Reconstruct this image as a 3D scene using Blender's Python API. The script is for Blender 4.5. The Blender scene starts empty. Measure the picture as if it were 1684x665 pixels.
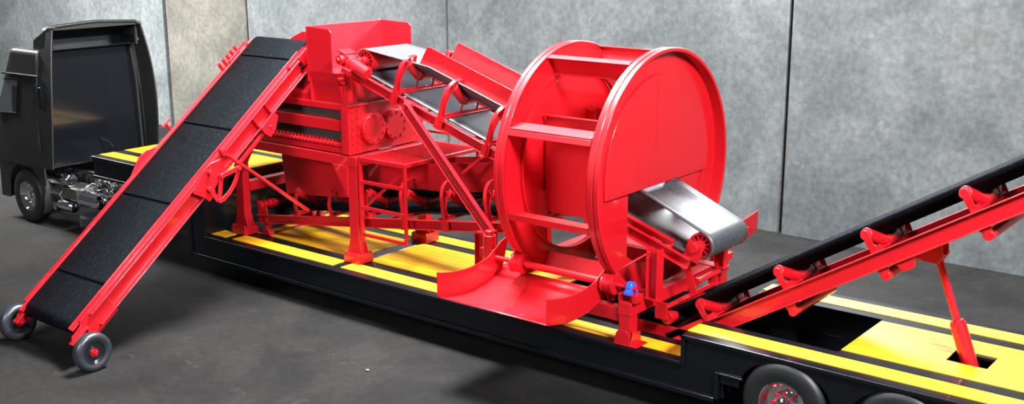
import bpy, bmesh, math, random
from mathutils import Vector, Matrix
random.seed(7)
C = bpy.context.scene.collection
PI = math.pi
V = Vector

# ------------------------------------------------------------------ materials
def new_mat(name):
    m = bpy.data.materials.new(name); m.use_nodes = True
    return m, m.node_tree.nodes, m.node_tree.links, m.node_tree.nodes['Principled BSDF']

def paint(name, col, rough=0.3, metal=0.0, coat=0.0, spec=0.5, noise=0.0, nscale=3.0, coat_rough=0.04):
    m, N, L, b = new_mat(name)
    b.inputs['Base Color'].default_value = (*col, 1)
    b.inputs['Roughness'].default_value = rough
    b.inputs['Metallic'].default_value = metal
    b.inputs['Coat Weight'].default_value = coat
    b.inputs['Coat Roughness'].default_value = coat_rough
    b.inputs['Specular IOR Level'].default_value = spec
    if noise > 0:
        tc = N.new('ShaderNodeTexCoord'); nz = N.new('ShaderNodeTexNoise')
        nz.inputs['Scale'].default_value = nscale; nz.inputs['Detail'].default_value = 4
        L.new(tc.outputs['Object'], nz.inputs['Vector'])
        mr = N.new('ShaderNodeMapRange')
        mr.inputs['To Min'].default_value = max(0.0, rough - noise); mr.inputs['To Max'].default_value = rough + noise
        L.new(nz.outputs['Fac'], mr.inputs['Value']); L.new(mr.outputs['Result'], b.inputs['Roughness'])
    return m

RED = paint('red_paint', (0.46, 0.0040, 0.0105), 0.42, spec=0.35, coat=0.5, noise=0.05, coat_rough=0.06)
BLACK = paint('black_paint', (0.0028, 0.0038, 0.0060), 0.32, coat=0.22, noise=0.05, spec=0.25)
CABM = paint('cab_paint', (0.012, 0.0128, 0.0138), 0.48, coat=0.15, noise=0.04, spec=0.35)
CABW = paint('cab_rear_gloss', (0.003, 0.0036, 0.0050), 0.16, coat=0.2, noise=0.03, spec=0.3)
CHROME = paint('chrome', (0.90, 0.90, 0.92), 0.04, metal=1.0)
def rippled():
    m, N, L, b = new_mat('rippled_chrome')
    b.inputs['Base Color'].default_value = (0.93, 0.93, 0.95, 1); b.inputs['Metallic'].default_value = 1.0; b.inputs['Roughness'].default_value = 0.05
    tc = N.new('ShaderNodeTexCoord'); nz = N.new('ShaderNodeTexNoise'); nz.inputs['Scale'].default_value = 9.0; nz.inputs['Detail'].default_value = 4
    bp = N.new('ShaderNodeBump'); bp.inputs['Strength'].default_value = 0.9; bp.inputs['Distance'].default_value = 0.05
    L.new(tc.outputs['Object'], nz.inputs['Vector']); L.new(nz.outputs['Fac'], bp.inputs['Height']); L.new(bp.outputs['Normal'], b.inputs['Normal'])
    return m
RIPPLE = rippled()
STEEL = paint('grey_steel', (0.22, 0.21, 0.20), 0.35, metal=0.9, noise=0.1)
BLUE = paint('blue_paint', (0.01, 0.10, 0.85), 0.3, coat=0.6)
RIMB = paint('dark_rim', (0.012, 0.014, 0.018), 0.3, coat=0.5)
DARKGREY = paint('dark_grey_panel', (0.05, 0.045, 0.043), 0.45, noise=0.1)

def rubber(name, base, speck, rough, amount=0.62, scale=220.0, spec=0.5, wid=0.07):
    m, N, L, b = new_mat(name)
    tc = N.new('ShaderNodeTexCoord')
    nz = N.new('ShaderNodeTexNoise'); nz.inputs['Scale'].default_value = scale; nz.inputs['Detail'].default_value = 1
    cr = N.new('ShaderNodeValToRGB')
    cr.color_ramp.elements[0].position = amount; cr.color_ramp.elements[0].color = (*base, 1)
    cr.color_ramp.elements[1].position = min(1, amount + wid); cr.color_ramp.elements[1].color = (*speck, 1)
    L.new(tc.outputs['Object'], nz.inputs['Vector']); L.new(nz.outputs['Fac'], cr.inputs['Fac'])
    L.new(cr.outputs['Color'], b.inputs['Base Color'])
    b.inputs['Roughness'].default_value = rough
    b.inputs['Specular IOR Level'].default_value = spec
    bp = N.new('ShaderNodeBump'); bp.inputs['Strength'].default_value = 0.25; bp.inputs['Distance'].default_value = 0.004
    L.new(nz.outputs['Fac'], bp.inputs['Height']); L.new(bp.outputs['Normal'], b.inputs['Normal'])
    return m
BELT = rubber('dark_belt_rubber', (0.0022, 0.0032, 0.0048), (0.035, 0.04, 0.048), 0.80, 0.65, 90.0, 0.06)
BELTG = rubber('grey_speckled_belt', (0.012, 0.014, 0.018), (0.085, 0.09, 0.105), 0.46, 0.44, 120.0, 0.6, 0.16)
TYRE = paint('tyre_rubber', (0.006, 0.007, 0.009), 0.5, noise=0.1, nscale=30)
TYREG = paint('worn_tyre_side', (0.018, 0.023, 0.030), 0.36, noise=0.08, nscale=40, spec=0.9)

def yellow():
    m, N, L, b = new_mat('yellow_deck_paint')
    tc = N.new('ShaderNodeTexCoord')
    mp = N.new('ShaderNodeMapping'); mp.inputs['Scale'].default_value = (0.8, 22, 1)
    nz = N.new('ShaderNodeTexNoise'); nz.inputs['Scale'].default_value = 3.0; nz.inputs['Detail'].default_value = 5
    L.new(tc.outputs['Object'], mp.inputs['Vector']); L.new(mp.outputs['Vector'], nz.inputs['Vector'])
    cr = N.new('ShaderNodeValToRGB')
    cr.color_ramp.elements[0].position = 0.3; cr.color_ramp.elements[0].color = (0.80, 0.34, 0.006, 1)
    cr.color_ramp.elements[1].position = 0.62; cr.color_ramp.elements[1].color = (0.92, 0.50, 0.012, 1)
    L.new(nz.outputs['Fac'], cr.inputs['Fac']); L.new(cr.outputs['Color'], b.inputs['Base Color'])
    b.inputs['Roughness'].default_value = 0.5
    return m
YEL = yellow()

def concrete(name, c0, c1, c2, rough, warm=None, blotch=0.35):
    m, N, L, b = new_mat(name)
    tc = N.new('ShaderNodeTexCoord')
    def noise(scale, detail, stretch=(1, 1, 1), dist=0.0):
        mp = N.new('ShaderNodeMapping'); mp.inputs['Scale'].default_value = stretch
        nz = N.new('ShaderNodeTexNoise'); nz.inputs['Scale'].default_value = scale; nz.inputs['Detail'].default_value = detail
        nz.inputs['Roughness'].default_value = 0.65; nz.inputs['Distortion'].default_value = dist
        L.new(tc.outputs['Object'], mp.inputs['Vector']); L.new(mp.outputs['Vector'], nz.inputs['Vector'])
        return nz.outputs['Fac']
    def ramp(src, p0, p1, a, bb):
        cr = N.new('ShaderNodeValToRGB')
        cr.color_ramp.elements[0].position = p0; cr.color_ramp.elements[0].color = (*a, 1)
        cr.color_ramp.elements[1].position = p1; cr.color_ramp.elements[1].color = (*bb, 1)
        L.new(src, cr.inputs['Fac']); return cr.outputs['Color']
    def mix(kind, fac, a, bb):
        mx = N.new('ShaderNodeMix'); mx.data_type = 'RGBA'; mx.blend_type = kind
        if isinstance(fac, float): mx.inputs[0].default_value = fac
        else: L.new(fac, mx.inputs[0])
        L.new(a, mx.inputs[6]); L.new(bb, mx.inputs[7]); return mx.outputs[2]
    big = noise(0.55, 8, dist=0.4)
    col = ramp(big, 0.40, 0.60, c0, c1)
    fine = noise(9, 6)
    col = mix('OVERLAY', blotch, col, ramp(fine, 0.35, 0.65, (0.32,)*3, (0.68,)*3))
    grain = noise(60, 3)
    col = mix('OVERLAY', 0.12, col, ramp(grain, 0.35, 0.65, (0.35,)*3, (0.65,)*3))
    st = noise(2.3, 10, (1, 1, 0.5), 1.2)
    sr = N.new('ShaderNodeMapRange'); sr.inputs['From Min'].default_value = 0.62; sr.inputs['From Max'].default_value = 0.74
    sr.inputs['To Max'].default_value = 0.55
    L.new(st, sr.inputs['Value'])
    cc = N.new('ShaderNodeRGB'); cc.outputs[0].default_value = (*c2, 1)
    col = mix('MIX', sr.outputs['Result'], col, cc.outputs[0])
    if warm:
        w = noise(1.1, 7, (1, 1, 0.4), 0.6)
        wr = N.new('ShaderNodeMapRange'); wr.inputs['From Min'].default_value = 0.60; wr.inputs['From Max'].default_value = 0.72
        wr.inputs['To Max'].default_value = 0.5
        L.new(w, wr.inputs['Value'])
        wc = N.new('ShaderNodeRGB'); wc.outputs[0].default_value = (*warm, 1)
        col = mix('MIX', wr.outputs['Result'], col, wc.outputs[0])
    for (sc_, lo, hi, amt, cc_) in ((16, 0.71, 0.76, 0.6, tuple(min(1, 1.3 * q) for q in c2)), (22, 0.69, 0.74, 0.7, tuple(0.35 * q for q in c0)), (4.0, 0.68, 0.76, 0.35, tuple(1.2 * q for q in c2)), (3.1, 0.64, 0.78, 0.55, tuple(0.55 * q for q in c0))):
        ns = noise(sc_, 4 if sc_ > 10 else 9, (1, 1, 0.8 if sc_ > 10 else 0.45), 0.5)
        nr = N.new('ShaderNodeMapRange'); nr.inputs['From Min'].default_value = lo; nr.inputs['From Max'].default_value = hi; nr.inputs['To Max'].default_value = amt
        L.new(ns, nr.inputs['Value']); cn = N.new('ShaderNodeRGB'); cn.outputs[0].default_value = (*cc_, 1)
        col = mix('MIX', nr.outputs['Result'], col, cn.outputs[0])
    L.new(col, b.inputs['Base Color'])
    b.inputs['Roughness'].default_value = rough; b.inputs['Specular IOR Level'].default_value = 0.2
    bp = N.new('ShaderNodeBump'); bp.inputs['Strength'].default_value = 0.3; bp.inputs['Distance'].default_value = 0.01
    L.new(fine, bp.inputs['Height']); L.new(bp.outputs['Normal'], b.inputs['Normal'])
    return m
FLOORM = concrete('dark_floor_concrete', (0.0045, 0.0045, 0.0048), (0.0115, 0.0112, 0.011), (0.032, 0.031, 0.029), 0.85, blotch=0.6)
WALLM = concrete('blue_grey_concrete', (0.054, 0.062, 0.065), (0.088, 0.097, 0.101), (0.15, 0.16, 0.165), 0.85, warm=(0.060, 0.055, 0.045), blotch=0.55)
WALLW = concrete('warm_grey_concrete', (0.048, 0.047, 0.041), (0.078, 0.077, 0.068), (0.13, 0.13, 0.12), 0.85, warm=(0.07, 0.06, 0.045), blotch=0.55)

def glass():
    m, N, L, b = new_mat('cab_glass')
    b.inputs['Base Color'].default_value = (0.75, 0.8, 0.8, 1); b.inputs['Roughness'].default_value = 0.02
    b.inputs['Transmission Weight'].default_value = 0.95; b.inputs['IOR'].default_value = 1.1
    return m
GLASS = glass()

# ------------------------------------------------------------------ mesh builder
def ident(a, b, c): return V((a, b, c))

def frame(o, d, side=V((0, 1, 0))):
    """local frame along d, returns f(s,t,n)"""
    o = V(o); d = V(d).normalized(); t = V(side) - V(side).dot(d) * d; t.normalize()
    n = d.cross(t)
    if n.z < 0 or (abs(n.z) < 1e-6 and n.x < 0): n = -n
    return lambda s, tt, nn: o + d * s + t * tt + n * nn

class MB:
    def __init__(s): s.bm = bmesh.new()
    def poly(s, pts):
        try: return s.bm.faces.new([s.bm.verts.new(V(p)) for p in pts])
        except ValueError: return None
    def box(s, a0, a1, b0, b1, c0, c1, f=ident):
        vs = [s.bm.verts.new(f(a, b, c)) for a in (a0, a1) for b in (b0, b1) for c in (c0, c1)]
        for q in ((0, 1, 3, 2), (4, 6, 7, 5), (0, 4, 5, 1), (2, 3, 7, 6), (0, 2, 6, 4), (1, 5, 7, 3)):
            s.bm.faces.new([vs[i] for i in q])
        return s
    def beam(s, p, q, w, h, up=(0, 0, 1)):
        p = V(p); q = V(q); d = (q - p); L = d.length; d.normalize()
        u = V(up) - V(up).dot(d) * d; u.normalize(); t = d.cross(u)
        return s.box(0, L, -w / 2, w / 2, -h / 2, h / 2, lambda a, b, c: p + d * a + t * b + u * c)
    def profile(s, p, q, pts, up=(0, 0, 1), side=None):
        """extrude closed 2D polygon pts (t,u) from p to q"""
        p = V(p); q = V(q); d = (q - p); L = d.length; d.normalize()
        u = V(up) - V(up).dot(d) * d; u.normalize(); t = d.cross(u)
        if side is not None and t.dot(V(side)) < 0: t = -t
        a = [s.bm.verts.new(p + t * x + u * y) for x, y in pts]
        b = [s.bm.verts.new(q + t * x + u * y) for x, y in pts]
        n = len(pts)
        for i in range(n): s.bm.faces.new((a[i], a[(i + 1) % n], b[(i + 1) % n], b[i]))
        s.bm.faces.new(a); s.bm.faces.new(b[::-1])
        return s
    def ibeam(s, p, q, w, h, tf=0.015, tw=0.012, up=(0, 0, 1)):
        a, b, c = w / 2, h / 2, tw / 2
        return s.profile(p, q, [(-a, -b), (a, -b), (a, -b + tf), (c, -b + tf), (c, b - tf), (a, b - tf), (a, b), (-a, b), (-a, b - tf), (-c, b - tf), (-c, -b + tf), (-a, -b + tf)], up)
    def channel(s, p, q, w, h, t=0.014, up=(0, 0, 1), side=None):
        b = h / 2
        return s.profile(p, q, [(0, -b), (w, -b), (w, -b + t), (t, -b + t), (t, b - t), (w, b - t), (w, b), (0, b)], up, side)
    def cyl(s, p, q, r, seg=24, r2=None, caps=True):
        p = V(p); q = V(q); d = (q - p).normalized()
        x = V((0, 0, 1)) if abs(d.z) < 0.9 else V((1, 0, 0))
        u = x - x.dot(d) * d; u.normalize(); t = d.cross(u); r2 = r if r2 is None else r2
        a = [s.bm.verts.new(p + (u * math.cos(k * 2 * PI / seg) + t * math.sin(k * 2 * PI / seg)) * r) for k in range(seg)]
        b = [s.bm.verts.new(q + (u * math.cos(k * 2 * PI / seg) + t * math.sin(k * 2 * PI / seg)) * r2) for k in range(seg)]
        for i in range(seg): s.bm.faces.new((a[i], a[(i + 1) % seg], b[(i + 1) % seg], b[i]))
        if caps: s.bm.faces.new(a[::-1]); s.bm.faces.new(b)
        return s
    def lathe(s, c, axis, prof, seg=64, closed=False):
        """prof list of (axial, radius)"""
        c = V(c); d = V(axis).normalized()
        x = V((0, 0, 1)) if abs(d.z) < 0.9 else V((1, 0, 0))
        u = x - x.dot(d) * d; u.normalize(); t = d.cross(u)
        rings = []
        for a, r in prof:
            if r < 1e-6: rings.append([s.bm.verts.new(c + d * a)] * seg)
            else: rings.append([s.bm.verts.new(c + d * a + (u * math.cos(k * 2 * PI / seg) + t * math.sin(k * 2 * PI / seg)) * r) for k in range(seg)])
        m = len(rings)
        for j in range(m if closed else m - 1):
            A = rings[j]; B = rings[(j + 1) % m]
            for i in range(seg):
                vs = []
                for v in (A[i], A[(i + 1) % seg], B[(i + 1) % seg], B[i]):
                    if v not in vs: vs.append(v)
                if len(vs) > 2:
                    try: s.bm.faces.new(vs)
                    except ValueError: pass
        return s
    def prism(s, pts, f, d0, d1):
        """pts 2D polygon; f(a,b,d) -> 3D"""
        a = [s.bm.verts.new(f(x, y, d0)) for x, y in pts]; b = [s.bm.verts.new(f(x, y, d1)) for x, y in pts]
        n = len(pts)
        for i in range(n): s.bm.faces.new((a[i], a[(i + 1) % n], b[(i + 1) % n], b[i]))
        s.bm.faces.new(a[::-1]); s.bm.faces.new(b)
        return s
    def sweep(s, path, w, th, side):
        """flat bar along path; wide direction = side, thickness perpendicular"""
        side = V(side).normalized(); path = [V(p) for p in path]; rings = []
        for i, p in enumerate(path):
            d = (path[min(i + 1, len(path) - 1)] - path[max(i - 1, 0)]).normalized()
            n = d.cross(side).normalized(); t = n.cross(d)
            rings.append([s.bm.verts.new(p + t * a * w / 2 + n * b * th / 2) for a, b in ((-1, -1), (1, -1), (1, 1), (-1, 1))])
        for A, B in zip(rings, rings[1:]):
            for i in range(4): s.bm.faces.new((A[i], A[(i + 1) % 4], B[(i + 1) % 4], B[i]))
        s.bm.faces.new(rings[0][::-1]); s.bm.faces.new(rings[-1])
        return s
    def tube(s, path, r, seg=12):
        path = [V(p) for p in path]; rings = []; ref = V((0.13, 0.31, 0.94))
        for i, p in enumerate(path):
            d = (path[min(i + 1, len(path) - 1)] - path[max(i - 1, 0)]).normalized()
            u = ref - ref.dot(d) * d; u.normalize(); t = d.cross(u)
            rings.append([s.bm.verts.new(p + (u * math.cos(k * 2 * PI / seg) + t * math.sin(k * 2 * PI / seg)) * r) for k in range(seg)])
        for A, B in zip(rings, rings[1:]):
            for i in range(seg): s.bm.faces.new((A[i], A[(i + 1) % seg], B[(i + 1) % seg], B[i]))
        s.bm.faces.new(rings[0][::-1]); s.bm.faces.new(rings[-1])
        return s
    def bolt(s, p, axis, r=0.014, h=0.012):
        return s.cyl(p, V(p) + V(axis) * h, r, 6)

def clusters(bm, margin):
    """connected pieces whose boxes touch belong together"""
    bm.verts.ensure_lookup_table(); seen = set(); comps = []
    for v in bm.verts:
        if v.index in seen: continue
        st = [v]; seen.add(v.index); c = []
        while st:
            q = st.pop(); c.append(q.index)
            for e in q.link_edges:
                o = e.other_vert(q)
                if o.index not in seen: seen.add(o.index); st.append(o)
        P = [bm.verts[i].co for i in c]
        comps.append([c, [min(p[k] for p in P) - margin for k in range(3)], [max(p[k] for p in P) + margin for k in range(3)]])
    ch = True
    while ch:
        ch = False
        for i in range(len(comps)):
            for j in range(len(comps) - 1, i, -1):
                a, b = comps[i], comps[j]
                if all(a[1][k] <= b[2][k] and b[1][k] <= a[2][k] for k in range(3)):
                    a[0] += b[0]; a[1] = [min(a[1][k], b[1][k]) for k in range(3)]; a[2] = [max(a[2][k], b[2][k]) for k in range(3)]
                    comps.pop(j); ch = True
    return [c[0] for c in comps]

KEEP = {'middle_boards', 'near_side_boards', 'far_side_boards', 'grating', 'seam_and_rivets', 'base_block', 'floor', 'wall_back', 'idler_frame', 'frame_web', 'bearing_cap'}
def obj(name, mb, mat, parent=None, bevel=0.0, angle=35, solid=0.0, label=None):
    bmesh.ops.recalc_face_normals(mb.bm, faces=mb.bm.faces)
    if name not in KEEP and parent is not None:
        mb.bm.verts.index_update()
        cl = clusters(mb.bm, 0.006)
        if 1 < len(cl) <= 60:
            cl.sort(key=len, reverse=True); full = mb.bm; first = None
            full.verts.ensure_lookup_table()
            for c in cl:
                ids = set(c); nb = bmesh.new(); mp = {}
                for i in c: mp[i] = nb.verts.new(full.verts[i].co)
                for fc_ in full.faces:
                    if fc_.verts[0].index in ids:
                        try: nb.faces.new([mp[v.index] for v in fc_.verts])
                        except ValueError: pass
                sub = MB.__new__(MB); sub.bm = nb
                o = mesh_obj(name, sub, mat, parent, bevel, angle, solid, label)
                first = first or o
            full.free()
            return first
    return mesh_obj(name, mb, mat, parent, bevel, angle, solid, label)

def mesh_obj(name, mb, mat, parent=None, bevel=0.0, angle=35, solid=0.0, label=None):
    me = bpy.data.meshes.new(name); mb.bm.to_mesh(me); mb.bm.free()
    for p in me.polygons: p.use_smooth = True
    me.set_sharp_from_angle(angle=math.radians(angle))
    me.materials.append(mat)
    o = bpy.data.objects.new(name, me); C.objects.link(o)
    if parent is not None:
        o.parent = parent
        m = Matrix.Identity(4); q = parent
        while q is not None:
            m = q.matrix_basis @ m if False else m
            q = q.parent
        o.matrix_parent_inverse = inv_of(parent)
    if solid:
        md = o.modifiers.new('thickness', 'SOLIDIFY'); md.thickness = solid; md.offset = 0
    if bevel:
        md = o.modifiers.new('edge_round', 'BEVEL'); md.width = bevel; md.segments = 2; md.limit_method = 'ANGLE'; md.angle_limit = math.radians(40)
        wn = o.modifiers.new('flat_shading', 'WEIGHTED_NORMAL'); wn.keep_sharp = True; wn.weight = 80
    if label: o['label'] = label
    return o

def world_of(o):
    m = o.matrix_basis.copy()
    if o.parent is not None: m = world_of(o.parent) @ o.matrix_parent_inverse @ m
    return m
def inv_of(o): return world_of(o).inverted()

def thing(name, label, cat, loc=(0, 0, 0), group=None):
    o = bpy.data.objects.new(name, None); C.objects.link(o); o.location = loc
    o['label'] = label; o['category'] = cat
    o.empty_display_size = 0.2
    if group: o['group'] = group
    return o
def tag(o, label, cat, group=None):
    o['label'] = label; o['category'] = cat
    if group: o['group'] = group
    return o
def struct(name, mb, mat, **k):
    o = obj(name, mb, mat, **k); o['kind'] = 'structure'; return o

# ------------------------------------------------------------------ setting
fl = MB(); fl.box(-60, 30, -30, 8.8, -0.2, 0.0)
struct('floor', fl, FLOORM)
def wall_panel(x0, x1, m, y=8.4, dz=0.0):
    w = MB(); w.box(x0, x1, y, y + 0.35, -0.2, 5.6)
    return struct('wall_back', w, m, bevel=0.03)
wall_panel(-60, -21.88, WALLM, 8.40)
wall_panel(-21.80, -19.70, WALLW, 8.46)
wall_panel(-19.685, -18.16, WALLW, 8.40)
wall_panel(-18.13, -11.10, WALLM, 8.42)
wall_panel(-11.04, -2.74, WALLM, 8.40)
wall_panel(-2.67, 10.0, WALLM, 8.36)
wb = MB(); wb.box(-60, 10, 8.62, 8.8, -0.2, 5.55); struct('wall_core', wb, DARKGREY)

# ------------------------------------------------------------------ low-bed trailer
W = 2.55
H1, H2, H3 = 0.70, 1.04, 1.66
tr = thing('lowbed_trailer', 'long black lowbed trailer with yellow striped deck under the red machine', 'trailer', (-5, 1.275, 0))
def side_poly(y0, y1, name):
    m = MB()
    top = [(-12.2, H3), (-9.02, H3), (-9.02, H1), (0.0, H1), (0.0, H2), (9.0, H2), (9.0, 0.62)]
    arches = []
    for cx in (5.2, 3.9, 2.6, 1.3):
        for a in range(0, 181, 15):
            arches.append((cx + 0.56 * math.cos(math.radians(a)), 0.55 + 0.42 * math.sin(math.radians(a))))
    bot = [(5.9, 0.55)] + arches + [(0.5, 0.55), (0.5, 0.30), (-9.42, 0.30), (-9.42, 1.28), (-12.2, 1.28)]
    m.prism(top + bot, lambda a, b, d: V((a, d, b)), y0, y1)
    return obj(name, m, BLACK, tr, bevel=0.004)
side_poly(0.035, 0.06, 'side_web'); side_poly(W - 0.06, W - 0.035, 'side_web')
m = MB()
for (ya, yb) in ((0.0, 0.05), (W - 0.05, W)):                 # projecting rails: top lip, bottom flange, end posts
    m.box(-12.2, -9.0, ya, yb, H3 - 0.05, H3 + 0.0); m.box(-12.2, -9.4, ya, yb, 1.26, 1.31)
    m.box(-9.02, 0.0, ya, yb, H1 - 0.05, H1); m.box(-9.42, 0.5, ya, yb, 0.30, 0.36)
    m.box(0.0, 9.0, ya, yb, H2 - 0.05, H2); m.box(0.0, 0.05, ya, yb, H1 - 0.05, H2 - 0.0)
    m.box(-9.45, -9.38, ya, yb, 0.30, 1.31); m.box(0.45, 0.5, ya, yb, 0.30, 0.68); m.box(0.5, 0.80, ya, yb, 0.655, 0.685)
obj('edge_rail', m, BLACK, tr, bevel=0.006)
m = MB()   # deck plating
m.box(-12.2, -9.02, 0.05, W - 0.05, H3 - 0.03, H3 - 0.001)
obj('gooseneck_plate', m, BLACK, tr)
m = MB(); m.box(-12.2, -12.17, 0.06, W - 0.06, 1.28, H3 - 0.03)
m.box(-12.1, -9.5, 0.06, W - 0.06, 1.27, 1.30); m.box(-9.42, -9.38, 0.06, W - 0.06, 0.3, 1.27)
m.box(-9.05, -9.02, 0.06, W - 0.06, H1, H3 - 0.03)
m.box(-9.30, -9.12, 0.06, 0.10, 0.36, 1.27)
obj('gooseneck_wall', m, BLACK, tr, bevel=0.004)
m = MB()
m.box(-9.02, -2.75, 0.05, W - 0.05, H1 - 0.03, H1 - 0.001)
m.box(-2.75, 0.0, 0.05, 0.62, H1 - 0.03, H1 - 0.001); m.box(-2.75, 0.0, W - 0.62, W - 0.05, H1 - 0.03, H1 - 0.001)
obj('low_deck_plate', m, BLACK, tr)
m = MB()
m.box(0.0, 9.0, 0.05, 0.60, H2 - 0.03, H2 - 0.001); m.box(0.0, 9.0, W - 0.60, W - 0.05, H2 - 0.03, H2 - 0.001)
m.box(1.66, 2.69, 0.60, W - 0.6, H2 - 0.03, H2 - 0.001); m.box(3.13, 9.0, 0.60, W - 0.6, H2 - 0.03, H2 - 0.001)
m.box(2.69, 3.13, 0.60, 1.11, H2 - 0.03, H2 - 0.001); m.box(2.69, 3.13, 1.41, W - 0.6, H2 - 0.03, H2 - 0.001)
obj('rear_deck_plate', m, BLACK, tr)
m = MB()   # pit walls and belly
m.box(0.0, 9.0, 0.58, 0.60, 0.35, H2 - 0.03); m.box(0.0, 9.0, W - 0.6, W - 0.58, 0.35, H2 - 0.03)
m.box(-2.75, 0.0, 0.60, 0.62, 0.35, H1 - 0.03); m.box(-2.75, 0, W - 0.62, W - 0.60, 0.35, H1 - 0.03)
m.box(-9.38, 9.0, 0.62, W - 0.62, 0.31, 0.35)
m.box(0.0, 0.02, 0.06, 0.60, H1, H2 - 0.03); m.box(0.0, 0.02, W - 0.60, W - 0.06, H1, H2 - 0.03)
m.box(1.62, 1.66, 0.60, W - 0.6, 0.35, H2 - 0.16)
m.box(2.4, 2.44, 0.6, W - 0.6, 0.35, H2 - 0.16); m.box(3.4, 3.44, 0.6, W - 0.6, 0.35, H2 - 0.16)
for x in (-6.5, -4.0): m.box(x, x + 0.08, 0.06, W - 0.06, 0.36, H1 - 0.03)
m.box(0.5, 0.54, 0.06, 0.58, 0.36, 0.68)
obj('frame_web', m, BLACK, tr, bevel=0.003)
def planks(x0, x1, y0, y1, z, n, name, cut=None):
    m = MB(); w = (y1 - y0) / n; g = 0.005
    for i in range(n):
        a, b = y0 + i * w + g, y0 + (i + 1) * w - g
        if cut and b > cut[2] + 0.01 and a < cut[3] - 0.01:
            m.box(x0, cut[0], a, b, z, z + 0.008); m.box(cut[1], x1, a, b, z, z + 0.008)
        else: m.box(x0, x1, a, b, z, z + 0.008)
    return obj(name, m, YEL, tr)
a_, b_, d_ = 0.154, 0.446, 0.668
for (x0, x1) in ((-9.02, -8.67), (-8.48, -6.10), (-5.92, -0.0)):
    planks(x0, x1, a_, b_, H1, 2, 'near_side_boards'); planks(x0, x1, W - b_, W - a_, H1, 2, 'far_side_boards')
planks(-8.48, -6.10, d_, W - d_, H1, 9, 'middle_boards'); planks(-5.84, -2.78, d_, W - d_, H1, 9, 'middle_boards')
planks(-12.17, -9.05, a_, b_, H3, 2, 'near_side_boards'); planks(-12.17, -9.05, W - b_, W - a_, H3, 2, 'far_side_boards')
planks(-12.17, -9.05, d_, W - d_, H3, 9, 'middle_boards')
planks(0.0, 8.9, a_, b_, H2, 2, 'near_side_boards'); planks(0.0, 8.9, W - b_, W - a_, H2, 2, 'far_side_boards')
planks(1.67, 8.9, d_, W - d_, H2, 9, 'middle_boards', cut=(2.69, 3.13, 1.08, 1.46))
m = MB(); m.box(-6.08, -5.86, d_, W - d_, H1, H1 + 0.006)
obj('cross_member', m, STEEL, tr, bevel=0.003)
m = MB(); m.box(0.55, 0.95, 1.0, 1.3, 0.352, 0.45); m.box(1.05, 1.2, 0.9, 1.4, 0.352, 0.5)
obj('pit_box', m, STEEL, tr, bevel=0.01)

def wheel(parent, c, R, w, rimmat, nuts=True, side=-1, k=0.56, name='wheel', dual=True):
    """axis along Y; outer face towards side*Y; rounded tyre, rim, hub and nuts"""
    cx, cy, cz = c
    root = MB(); h = w / 2
    prof = []
    sh = min(0.28 * w, R * 0.16)
    prof = [(-h * 0.92, R * k), (-h, R * (k + 0.10)), (-h, R * 0.86), (-h + sh * .25, R * 0.95), (-h + sh * .9, R * 0.995), (0, R), (h - sh * .9, R * 0.995), (h - sh * .25, R * 0.95), (h, R * 0.86), (h, R * (k + 0.10)), (h * 0.92, R * k)]
    root.lathe(c, (0, side, 0), prof, 72)
    for j in (-0.5, -0.17, 0.17, 0.5):
        pass
    t = obj('wheel_tyre', root, TYRE, parent, angle=50)
    r = MB(); rr = R * k
    r.lathe(c, (0, side, 0), [(h * 0.94, rr * 1.03), (h * 0.97, rr * 0.97), (h * 0.80, rr * 0.93), (h * 0.55, rr * 0.86), (h * 0.35, rr * 0.78), (h * 0.30, rr * 0.60), (h * 0.42, rr * 0.52), (h * 0.50, rr * 0.36), (h * 0.50, 0.0)], 48)
    r.lathe(c, (0, -side, 0), [(h * 0.94, rr * 1.03), (h * 0.7, rr * 0.9), (0.0, rr * 0.9), (0.0, 0)], 48)
    rim = obj('rim', r, rimmat, t)
    return t, rim

TRW = []
for cx in (1.30, 2.60, 3.90):
    for side, cy in ((-1, 0.12), (1, W - 0.12)):
        t, rim = wheel(tr, (cx, cy, 0.5), 0.5, 0.28, CHROME, side=side, k=0.54)
        if side == -1 and cx < 3:
            n = MB()
            for k in range(8):
                a = 2 * PI * k / 8
                n.cyl((cx + 0.13 * math.cos(a), cy - 0.055, 0.5 + 0.13 * math.sin(a)), (cx + 0.13 * math.cos(a), cy - 0.10, 0.5 + 0.13 * math.sin(a)), 0.020, 10)
            obj('wheel_nut', n, RED, t, label='small red wheel nut')
            n = MB(); n.lathe((cx, cy, 0.5), (0, -1, 0), [(0.05, 0.09), (0.13, 0.075), (0.15, 0.045), (0.15, 0)], 24)
            obj('hub_cap', n, CHROME, t)
    ax = MB(); ax.cyl((cx, 0.2, 0.5), (cx, 0.56, 0.5), 0.06); ax.cyl((cx, W - 0.56, 0.5), (cx, W - 0.2, 0.5), 0.06)
    obj('axle', ax, BLACK, tr)

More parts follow.
